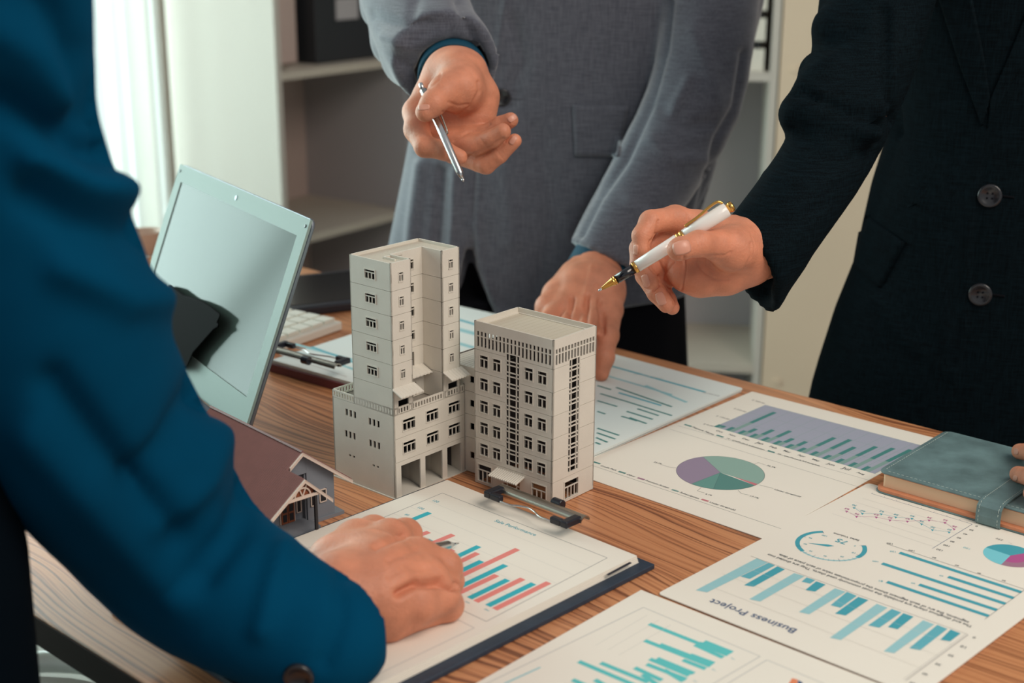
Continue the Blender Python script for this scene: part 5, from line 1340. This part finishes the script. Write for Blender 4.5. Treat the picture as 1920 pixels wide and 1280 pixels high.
# the white pen
pa_, pb_ = D(1121.6, 545.4, 1.118), D(1373, 386, 1.126); pd = pb_-pa_; PL = np.linalg.norm(pd); pd /= PL
pen = empty('pen', pa_, 'white and black pen with gold trim held over the grey models', 'pen')
def lathe(name, a, d, prof, m, parent, N=28):
    e1 = np.cross(d, Z3); e1 /= np.linalg.norm(e1); e2 = np.cross(d, e1); vs = []; fs = []
    for s_, r in prof: vs += [a+d*s_+r*(e1*math.cos(2*math.pi*k/N)+e2*math.sin(2*math.pi*k/N)) for k in range(N)]
    for i in range(len(prof)-1): fs += [(i*N+k, i*N+(k+1) % N, (i+1)*N+(k+1) % N, (i+1)*N+k) for k in range(N)]
    fs += [tuple(range(N-1, -1, -1)), tuple((len(prof)-1)*N+k for k in range(N))]
    mb = MB(); mb.add(vs, fs); me = mb.mesh(); o = link(name, me, parent, [m], True)
    return o
kk = PL
lathe('nib_tip', pa_, pd, [(0, .0004), (.012*kk, .0010), (.030*kk, .0011)], M['steel'], pen)
lathe('gold_cone', pa_, pd, [(.028*kk, .0014), (.110*kk, .0034), (.113*kk, .0040), (.118*kk, .0040), (.120*kk, .0036), (.126*kk, .0036), (.128*kk, .0041), (.134*kk, .0041)], M['gold'], pen)
lathe('grip', pa_, pd, [(.1345*kk, .0037), (.268*kk, .0044)], M['black_lacquer'], pen)
lathe('gold_ring', pa_, pd, [(.2685*kk, .0050), (.275*kk, .0053), (.279*kk, .0050), (.284*kk, .0053), (.290*kk, .0052)], M['gold'], pen)
lathe('barrel', pa_, pd, [(.2905*kk, .0050), (.45*kk, .0055), (.598*kk, .0057)], M['white_lacquer'], pen)
lathe('centre_band', pa_, pd, [(.5985*kk, .0059), (.617*kk, .0060), (.6172*kk, .0056), (.622*kk, .0056), (.6222*kk, .0060), (.645*kk, .0061)], M['gold'], pen)
lathe('cap', pa_, pd, [(.6455*kk, .0058), (.78*kk, .0062), (.955*kk, .0064), (.962*kk, .0058)], M['white_lacquer'], pen)
lathe('finial', pa_, pd, [(.9625*kk, .0040), (.975*kk, .0038), (.978*kk, .0044), (.990*kk, .0046), (1.002*kk, .0044), (1.008*kk, .0030)], M['gold'], pen)
cn = np.cross(pd, Fw); cn = cn/np.linalg.norm(cn); cn = cn if cn[2] > 0 else -cn; cn = cn*.93-Fw*.25
cn -= pd*(cn@pd); cn /= np.linalg.norm(cn)
mb = MB(); mb.tube(curve([pa_+pd*kk*s_+cn*h_ for s_, h_ in ((.68, .0066), (.70, .0072), (.78, .0078), (.88, .0098), (.935, .0096), (.957, .0062))], 6), [.0012]*31, 10); mb.build('pocket_clip', M['gold'], pen, smooth=True)

# ------------------------------------------------------------ person in the grey suit (middle)
gp = empty('person', (0.03, 1.80, FLOOR), 'person in a grey suit leaning one hand on the table and pointing a silver pen', 'person')
C2 = crop(700, 60, 4.267)
def d2(x, y, Y): return D(*C2(x, y), Y)
f = Field((-.16, 1.20, .08), (.05, 1.62, .36), .0013)
f.chain([D(842, 112, 1.49), D(850, 150, 1.425), d2(640, 360, 1.385)], [.026, .0262, .0265], k=.01)
wr = d2(645, 375, 1.380)
mc = [d2(345, 640, 1.355), d2(470, 800, 1.355), d2(640, 830, 1.352), d2(790, 760, 1.352)]
for q, r in zip(mc, (.0125, .013, .0135, .013)): f.chain([wr, (wr+q)/2, q], [.0235, .018, r], k=.014)
f.chain([d2(740, 330, 1.372), d2(840, 520, 1.358), d2(850, 680, 1.352)], [.020, .018, .0155], k=.012)
# thumb
f.chain([d2(690, 330, 1.360), d2(690, 450, 1.335), d2(560, 480, 1.315)], [.021, .0215, .0150], k=.010)
f.chain([d2(590, 460, 1.316), d2(480, 570, 1.298), d2(415, 640, 1.292)], [.0140, .0115, .0092], k=.005)
# index curling under the pen
f.chain([mc[0], d2(345, 780, 1.330), d2(415, 915, 1.308)], [.0128, .0112, .0104], k=.006)
f.chain([d2(415, 915, 1.308), d2(570, 950, 1.300), d2(690, 1000, 1.303)], [.0102, .0088, .0074], k=.003)
# middle and ring, side by side, pointing to the right
f.chain([mc[1], d2(640, 880, 1.335), d2(830, 905, 1.318)], [.0125, .0112, .0100], k=.005)
f.chain([d2(830, 905, 1.318), d2(960, 850, 1.308), d2(1035, 795, 1.302)], [.0098, .0088, .0078], k=.002)
f.chain([mc[2], d2(760, 850, 1.335), d2(900, 820, 1.330)], [.0125, .0105, .0096], k=.004)
f.chain([d2(900, 820, 1.330), d2(1020, 745, 1.324), d2(1098, 705, 1.318)], [.0095, .0086, .0074], k=.002)
# little
f.chain([mc[1], d2(640, 960, 1.345), d2(850, 1040, 1.325)], [.011, .0105, .0096], k=.004)
f.chain([d2(850, 1040, 1.325), d2(900, 1060, 1.320), d2(1010, 980, 1.314), d2(1130, 870, 1.310)], [.0095, .0092, .0082, .0068], k=.002)
Vh, Qh = f.mesh(); Vh = relax(Vh, Qh, 2)
Vh = crease(Vh, Qh, [([C2(*p) for p in L], w_, h_) for L, w_, h_ in [
    ([(560, 640), (660, 670), (780, 600), (850, 470), (840, 400)], 3.0, -.0018), ([(600, 560), (680, 590), (760, 580)], 2.4, -.0012), ([(640, 870), (760, 800), (870, 780), (930, 740)], 2.2, -.0012),
    ([(750, 1000), (900, 930), (1040, 850)], 2.4, -.0012), ([(540, 330), (530, 380), (450, 450)], 2.2, -.0007), ([(860, 860), (900, 910)], 2.0, -.0007), ([(400, 860), (470, 870)], 2, -.0006), ([(1000, 970), (1030, 1000)], 1.8, -.0006)]])
tr = bvh(Vh, Qh); parts = [(Vh, Qh, 0)]
for c, rx, ry, a in ((C2(405, 602), 11, 5.0, -.1), (C2(1112, 690), 9, 5.5, -.6), (C2(1118, 865), 9, 5.0, -.95)):
    v, q = nail(tr, c, rx, ry, a, .0005); parts.append((v, q[:, ::-1], 1))
# other hand, braced on the table
C4 = crop(860, 440, 4.174)
def d4(x, y, Y): return D(*C4(x, y), Y)
f = Field((-.01, 1.30, .002), (.20, 1.68, .22), .0014)
W4_ = d4(1085, 130, 1.60)
wr = d4(1070, 300, 1.545)
f.chain([D(1150, 450, 1.575), D(1132, 486, 1.558), wr], [.027, .027, .026], k=.012, flat=(0, 1, .4), f=.8)
kn = [d4(815, 560, 1.470), d4(935, 600, 1.462), d4(1060, 600, 1.462), d4(1190, 590, 1.475)]
for q, r in zip(kn, (.0135, .0135, .0135, .0130)): f.chain([wr, (wr+q)/2+Up*.004, q], [.0235, .019, r], k=.014)
f.ell(d4(1020, 440, 1.50), (.034, .018, .026), (Rt, Fw, Up), k=.015)
tipz = .0125
for a, tp, b in ((kn[0], (966, 694), .012), (kn[1], (1008, 720), .0115), (kn[2], (1066, 728), .0115)):
    e = G(tp[0], tp[1], tipz); m1 = a*.5+e*.5+np.array([0, -.006, .012]); f.chain([a, m1, e], [.0125, .0105, .0085], k=.005)
e = G(1127, 700, tipz-.001); f.chain([kn[3], d4(1165, 790, 1.428), d4(1140, 960, 1.40), e], [.0130, .0115, .0100, .0085], k=.006)
f.chain([d4(900, 330, 1.53), d4(760, 470, 1.50), d4(690, 560, 1.475), G(1012, 640, .022)], [.018, .0135, .0110, .009], k=.010)   # thumb
Vh, Qh = f.mesh(); Vh = relax(Vh, Qh, 2)
Vh = crease(Vh, Qh, [([C4(*p) for p in L], w_, h_) for L, w_, h_ in [([(868, 680), (872, 600), (890, 500)], 5, -.0050), ([(1000, 680), (998, 590), (1005, 490)], 5, -.0050), ([(1128, 760), (1125, 640), (1105, 520)], 5, -.0050),
    ([(960, 560), (1010, 380), (1040, 250)], 4, .0012), ([(1070, 560), (1080, 400)], 4, .0010)]])
parts.append((Vh, Qh, 0))
arm = Field((-.35, 1.35, -.05), (.45, 2.0, .70), .008)
pth2 = [D(800, -480, 1.80), D(760, -210, 1.70), D(765, -60, 1.60), D(800, 60, 1.50), D(842, 118, 1.445)]
arm.chain(curve(pth2[:-1], 3), np.linspace(.042, .028, 10), k=.02); arm.chain([D(800, 60, 1.50), D(842, 118, 1.48)], [.028, .024], k=.02)
pth = [D(1330, -420, 1.80), D(1345, -160, 1.75), D(1330, 30, 1.70), D(1300, 190, 1.665), D(1225, 330, 1.620), D(1150, 450, 1.575), D(1128, 490, 1.560)]
arm.chain(curve(pth, 3), np.linspace(.036, .020, 19), k=.02)
arm.loft([(-.0, .04, 1.82, .13, .05), (.30, .045, 1.82, .14, .06), (.60, .045, 1.83, .16, .06), (.66, .045, 1.83, .1, .05)])
va, qa_ = arm.mesh(); parts.append((va, qa_, 0))
link('body', np_mesh(parts), gp, [M['skin'], M['nail']], True)

# grey jacket
f = Field((-.30, 1.36, -.20), (.50, 2.02, .72), .0045)
yg = 1.775
rows = []
for py, xl, xr in ((594, 730, 1075), (570, 722, 1120), (545, 722, 1292), (470, 724, 1298), (400, 738, 1312), (330, 752, 1336), (260, 765, 1356), (180, 770, 1385), (80, 760, 1412), (0, 750, 1432), (-150, 740, 1440), (-330, 730, 1430)):
    L, R_ = D(xl, py, yg), D(xr, py, yg+.02); rows.append((L[2], (L[0]+R_[0])/2, yg+.03, (R_[0]-L[0])/2, .105))
rows = [r for r in rows]; zb = rows[0][0]; rows.append((.68, .04, 1.82, .14, .07))
f.loft(rows, p=2.4, yaw=-.06)
# his left sleeve (right in the photo) and its cuff
pth = [D(1330, -420, 1.80), D(1345, -160, 1.75), D(1330, 30, 1.70), D(1300, 190, 1.665), D(1225, 330, 1.620), D(1150, 450, 1.575), D(1128, 490, 1.560)]
f.chain(curve(pth, 3), np.interp(np.linspace(0, 1, 19), [0, .2, .36, .52, .7, .9, 1], [.065, .058, .054, .055, .048, .0385, .0375]), k=.010)
cutn = pth[-1]-pth[-2]; cutn /= np.linalg.norm(cutn)
nn_ = np.cross(D(1190, 515, 1.56)-D(1072, 452, 1.56), Fw); nn_ /= np.linalg.norm(nn_); nn_ = nn_ if nn_@cutn > 0 else -nn_
cutplane(f, D(1131, 484, 1.56), nn_, .09)
f.chain([D(1125, 520, 1.55), D(1150, 450, 1.575)], [.0325, .030], k=.002, op='-')
# his right sleeve (left in the photo)
f.chain(curve(pth2, 4), np.interp(np.linspace(0, 1, 17), [0, .3, .55, .8, 1], [.062, .060, .055, .050, .0485]), k=.012)
for p_, r in (((712, 20, 1.60), .020), ((735, 85, 1.55), .022), ((760, 120, 1.50), .020), ((885, 90, 1.50), .018)): f.ell(D(*p_), (r, r, r), k=.02)
cn2 = np.array([.12, -1, -.30]); cn2 /= np.linalg.norm(cn2)
cutplane(f, D(850, 140, 1.452), cn2, .080)
f.chain([D(850, 150, 1.38), D(846, 138, 1.47)], [.0385, .037], k=.002, op='-')
xx, yy = np.meshgrid(f.ax[0], f.ax[1], indexing='ij'); over = ((xx*V[0]+yy*V[1]) < far_n+.004)[:, :, None]
f.d = np.where(over, np.maximum(f.d, .0035-f.ax[2][None, None, :]), f.d).astype(np.float32)
# front opening at the hem (cut away between the two front edges)
for Yc in (yg-.085, yg-.065, yg-.045):
    for q0, q1, r0, r1 in (((888, 425), (880, 480), .003, .010), ((880, 480), (882, 560), .010, .022), ((882, 560), (895, 640), .022, .036)): f.cone(D(*q0, Yc), D(*q1, Yc), r0, r1, k=.004, op='-')
Vj, Qj = f.mesh(); Vj = relax(Vj, Qj, 3)
Vj = crease(Vj, Qj, [([(948, 0), (935, 90), (915, 180), (898, 300), (893, 400), (900, 500), (930, 570), (950, 590)], 5, .0025), ([(905, 200), (890, 330), (884, 410)], 6, -.0040), ([(1128, 0), (1115, 90), (1103, 185)], 2.2, -.0016),
    ([(1255, 0), (1245, 90), (1215, 200), (1170, 300), (1120, 370), (1085, 440)], 8, -.008), ([(1395, 100), (1380, 200), (1345, 260), (1310, 400), (1290, 520)], 7, -.006),
    ([(1300, 60), (1330, 130), (1345, 200)], 16, .004), ([(1240, 200), (1290, 240), (1330, 230)], 12, -.004), ([(1220, 260), (1260, 300), (1320, 300)], 12, .004), ([(1290, 150), (1260, 210)], 10, .004), ([(1180, 380), (1230, 420)], 12, .003),
    ([(700, 30), (760, 50), (800, 40)], 9, -.004), ([(720, 70), (770, 90), (830, 60)], 10, .004), ([(735, 105), (775, 130)], 7, -.0035), ([(860, 0), (880, 60), (905, 120)], 10, -.006), ([(780, 0), (770, 40)], 10, -.003),
    ([(790, 310), (775, 420), (765, 540)], 13, .008), ([(828, 320), (822, 420), (812, 540)], 10, -.007), ([(855, 320), (850, 420), (845, 500)], 9, .006), ([(960, 250), (950, 330), (960, 450)], 20, .003), ([(1010, 250), (1030, 400), (1010, 540)], 22, -.003), ([(960, 40), (980, 120), (950, 200)], 14, -.004)])
gj = cloth_obj('jacket', [(Vj, Qj, 0)], M['grey_wool'], gp); tg = bvh(Vj, Qj)
v, q = surf_patch(tg, quadgrid((1073, 197), (1178, 200), (1160, 294), (1077, 292), 12, 12), .0032, .004); cloth_obj('pocket_flap', [(v, q[:, ::-1], 0)], M['grey_wool'], gj)
button(tg, (941, 183), .0110, gj, M['button'], False)
v, q = surf_patch(tg, stripgrid([(957, 181), (978, 184)], [(957, 184), (978, 187)], 8, 3), .0009, .001); cloth_obj('buttonhole', [(v, q[:, ::-1], 0)], M['grey_wool'], gj)
# shirt cuffs
def cuff(a, b, r0, r1, th, m, parent, tilt=None):
    a, b = np.array(a), np.array(b); d = b-a; L = np.linalg.norm(d); d /= L
    e1 = np.cross(d, Z3); e1 /= np.linalg.norm(e1); e2 = np.cross(d, e1); N = 40; vs = []; fs = []
    prof = [(0, r0), (L*.5, (r0+r1)/2), (L-.001, r1), (L, r1-th/2), (L-.001, r1-th), (L*.5, (r0+r1)/2-th), (0, r0-th)]
    for s_, r in prof:
        for k in range(N):
            c_ = e1*math.cos(2*math.pi*k/N)+e2*math.sin(2*math.pi*k/N); p = a+d*s_+r*c_
            if tilt is not None: p = p-d*((c_@tilt)*r)*(s_/L)
            vs.append(p)
    for i in range(len(prof)-1): fs += [(i*N+k, (i+1)*N+k, (i+1)*N+(k+1) % N, i*N+(k+1) % N) for k in range(N)]
    mb = MB(); mb.add(vs, fs); return mb.build('shirt_cuff', m, parent, smooth=True)
cuff(D(846, 122, 1.490), D(851, 149, 1.420), .0350, .0368, .0034, M['teal_shirt'], gp)
cuff(D(1160, 430, 1.590), D(1113, 516, 1.546), .0330, .0345, .0022, M['teal_shirt'], gp)
f = Field((-.25, 1.62, FLOOR), (.42, 2.04, .12), .009)
f.loft([(FLOOR+.02, -.06, 1.83, .075, .075), (-.3, -.055, 1.82, .09, .09), (.0, -.03, 1.81, .11, .095)]); f.loft([(FLOOR+.02, .14, 1.83, .075, .075), (-.3, .135, 1.82, .09, .09), (.0, .11, 1.81, .11, .095)])
f.loft([(-.14, .04, 1.83, .205, .085), (.08, .035, 1.81, .19, .075)])
v, q = f.mesh(); cloth_obj('trousers', [(v, q, 0)], M['black_cloth'], gp)
# silver pen
sa_, sb_ = D(869.5, 340, 1.262), D(788, 156, 1.318); sd = sb_-sa_; SL = np.linalg.norm(sd); sd /= SL
sp = empty('pen', sa_, 'slim silver ballpoint pen held by the person in the grey suit', 'pen')
lathe('nib_tip', sa_, sd, [(0, .0007), (.010*SL, .0012), (.030*SL, .0014)], M['steel'], sp)
lathe('barrel', sa_, sd, [(.0305*SL, .0018), (.10*SL, .0033), (.40*SL, .0036), (.93*SL, .0036)], M['steel'], sp)
lathe('push_button', sa_, sd, [(.9305*SL, .0024), (.99*SL, .0023), (1.0*SL, .0015)], M['steel'], sp)
mb = MB(); cs_ = np.cross(sd, Fw); cs_ /= np.linalg.norm(cs_); cs_ = cs_ if cs_[0] > 0 else -cs_
mb.tube([sa_+sd*SL*s_+cs_*h_-Fw*.001 for s_, h_ in ((.46, .0042), (.50, .0050), (.60, .0056), (.88, .0056), (.92, .0030))], .0009, 8); mb.build('pocket_clip', M['clip_metal'], sp, smooth=True)

# ------------------------------------------------------------ person in the teal jacket (near left)
tp_ = empty('person', (-.42, .70, FLOOR), 'person in a teal jacket in the left foreground, arm reaching over the clipboard', 'person')
C5 = crop(520, 900, 2.667)
def g5(x, y, z): return G(*C5(x, y), z)
f = Field((-.32, .78, .0075), (.0, 1.10, .12), .0014)
wr = g5(330, 590, .038)
f.chain([G(460, 1125, .050), G(570, 1140, .042), wr], [.030, .029, .028], k=.01, flat=(0, 0, 1), f=.78)
kn = [g5(560, 300, .040), g5(700, 395, .044), g5(745, 495, .040), g5(700, 610, .034)]
for q, r in zip(kn, (.0150, .0150, .0145, .0135)): f.chain([wr, (wr+q)/2+Z3*.003, q], [.025, .021, r], k=.014)
# index and thumb lie ahead on the pen, the rest curl under
f.chain([kn[0], g5(640, 275, .034), g5(660, 330, .0225)], [.0145, .0118, .0092], k=.006)
f.chain([kn[1], g5(835, 440, .036), g5(855, 505, .0220), g5(800, 540, .0180)], [.0145, .0122, .0105, .009], k=.005)
f.chain([kn[2], g5(830, 520, .030), g5(820, 560, .018), g5(740, 580, .0170)], [.0135, .0115, .0100, .009], k=.004)
f.chain([kn[3], g5(820, 580, .0300), g5(850, 625, .0200), g5(790, 655, .0170)], [.0140, .0125, .0110, .009], k=.004)
f.chain([g5(300, 420, .040), g5(400, 320, .034), g5(480, 270, .0260), g5(590, 300, .0200)], [.0220, .0165, .0125, .010], k=.010)
f.chain([g5(560, 680, .022), g5(680, 660, .020)], [.017, .013], k=.012)
Vh, Qh = f.mesh(); Vh = relax(Vh, Qh, 2)
Vh = crease(Vh, Qh, [([C5(*p) for p in L], w_, h_) for L, w_, h_ in [([(610, 565), (700, 512), (820, 508), (890, 530)], 8, -.0075), ([(490, 330), (560, 300), (630, 275)], 6, -.0034), ([(560, 400), (640, 360), (700, 350)], 6, -.0016), ([(560, 480), (640, 430), (720, 440)], 6, -.0010), ([(640, 400), (760, 420)], 6, .0008)]])
parts = [(Vh, Qh, 0)]
arm = Field((-.62, .50, -.02), (-.10, 1.0, .62), .007)
pt = [D(-85, -330, .68), D(-85, -100, .69), D(-58, 80, .70), D(-20, 250, .71), D(15, 380, .72), D(45, 520, .735), D(85, 640, .75), D(150, 780, .775), D(245, 910, .81), G(350, 1050, .068), G(460, 1125, .053), G(570, 1182, .038), G(622, 1200, .033)]
arm.chain(curve(pt[:-2], 2), np.linspace(.026, .022, 21), k=.02)
arm.loft([(-.02, -.43, .72, .10, .07), (.30, -.43, .72, .11, .075), (.58, -.43, .72, .11, .07)])
va, qa_ = arm.mesh(); parts.append((va, qa_, 0))
link('body', np_mesh(parts), tp_, [M['skin']], True)
f = Field((-.66, .50, -.30), (-.08, 1.02, .64), .0042)
rr_ = [.062, .060, .056, .050, .053, .062, .064, .064, .060, .053, .046, .0385, .0360]
pc3 = curve(pt, 2); f.chain(pc3, np.interp(np.linspace(0, 1, len(pc3)), np.linspace(0, 1, len(rr_)), rr_), k=.012)
f2 = Field((-.66, .50, -.30), (-.20, .90, .64), .006); f2.loft([(-.29, -.437, .70, .150, .125), (-.10, -.432, .70, .150, .120), (.12, -.425, .70, .148, .115), (.40, -.46, .71, .150, .115), (.58, -.46, .71, .13, .10), (.63, -.46, .71, .08, .07)], k=.012)
v, q = f2.mesh(); cloth_obj('torso_cloth', [(v, q, 0)], M['navy_cloth'], tp_)  # torso coloured near-black navy, darker than the teal sleeve
X = f.ax[2][None, None, :]
# the forearm rests on the paper: flatten everything over the table below the page level
xx, yy = np.meshgrid(f.ax[0], f.ax[1], indexing='ij'); over = ((xx*V[0]+yy*V[1]) > near_n-.004)[:, :, None]
f.d = np.where(over, np.maximum(f.d, (.0105-X)), f.d).astype(np.float32)
e_a, e_b = G(556, 1043, .062), G(722, 1190, .018); e_m = G(640, 1200, .012)
nn_ = np.cross(e_b-e_a, Z3*.55-ray(640, 1118)*.8); nn_ /= np.linalg.norm(nn_); nn_ = nn_ if nn_[0] > 0 else -nn_
cutplane(f, (e_a+e_b)/2, nn_, .13)
f.chain([G(680, 1150, .036), G(570, 1165, .040)], [.034, .032], k=.002, op='-', flat=(0, 0, 1), f=.85)
Vj, Qj = f.mesh(); Vj = relax(Vj, Qj, 3)
Vj = crease(Vj, Qj, [([(185, 285), (120, 250), (40, 200), (-40, 180)], 33, -0.0145), ([(235, 360), (150, 340), (60, 290)], 33, 0.0101), ([(240, 440), (150, 420), (60, 360)], 36, -0.0101), ([(0, 60), (60, 100), (110, 180)], 45, 0.0087), ([(90, 0), (140, 100), (170, 220)], 30, -0.0101),
    ([(330, 560), (240, 560), (120, 500)], 36, 0.0087), ([(430, 780), (380, 900), (300, 980)], 30, 0.0087), ([(380, 720), (320, 830), (260, 900)], 30, -0.0101), ([(470, 900), (440, 1000), (380, 1080)], 27, -0.0072), ([(530, 1030), (510, 1100), (490, 1180)], 21, 0.0058),
    ([(100, 720), (200, 850), (330, 1000)], 33, -0.0087), ([(60, 820), (200, 980), (330, 1120)], 39, 0.0072), ([(640, 1080), (640, 1160), (610, 1240)], 18, -0.0043)])
tjk = cloth_obj('jacket', [(Vj, Qj, 0)], M['teal_cloth'], tp_); tt = bvh(Vj, Qj)
button(tt, (560, 1268), .0095, tjk, M['button'], False)
f = Field((-.62, .52, FLOOR), (-.24, .92, -.10), .009)
f.loft([(FLOOR+.02, -.52, .71, .07, .07), (-.3, -.52, .71, .085, .085), (-.12, -.50, .71, .09, .09)]); f.loft([(FLOOR+.02, -.36, .71, .07, .07), (-.3, -.36, .71, .085, .085), (-.12, -.37, .71, .09, .09)]); f.loft([(-.24, -.44, .71, .15, .10), (-.12, -.44, .71, .14, .10)])
v, q = f.mesh(); cloth_obj('trousers', [(v, q, 0)], M['black_cloth'], tp_)
# its pen
ta, tb2_ = G(860, 1018, .0130), G(770, 1036, .0340); td = tb2_-ta; TL_ = .13; td /= np.linalg.norm(td)
pn = empty('pen', ta, 'silver pen tip poking out from the hand on the clipboard', 'pen')
lathe('nib_tip', ta, td, [(0, .0005), (.006, .0010), (.010, .0012)], M['steel'], pn)
lathe('barrel', ta, td, [(.0105, .0020), (.018, .0038), (.075, .0040), (TL_, .0040)], M['steel'], pn)
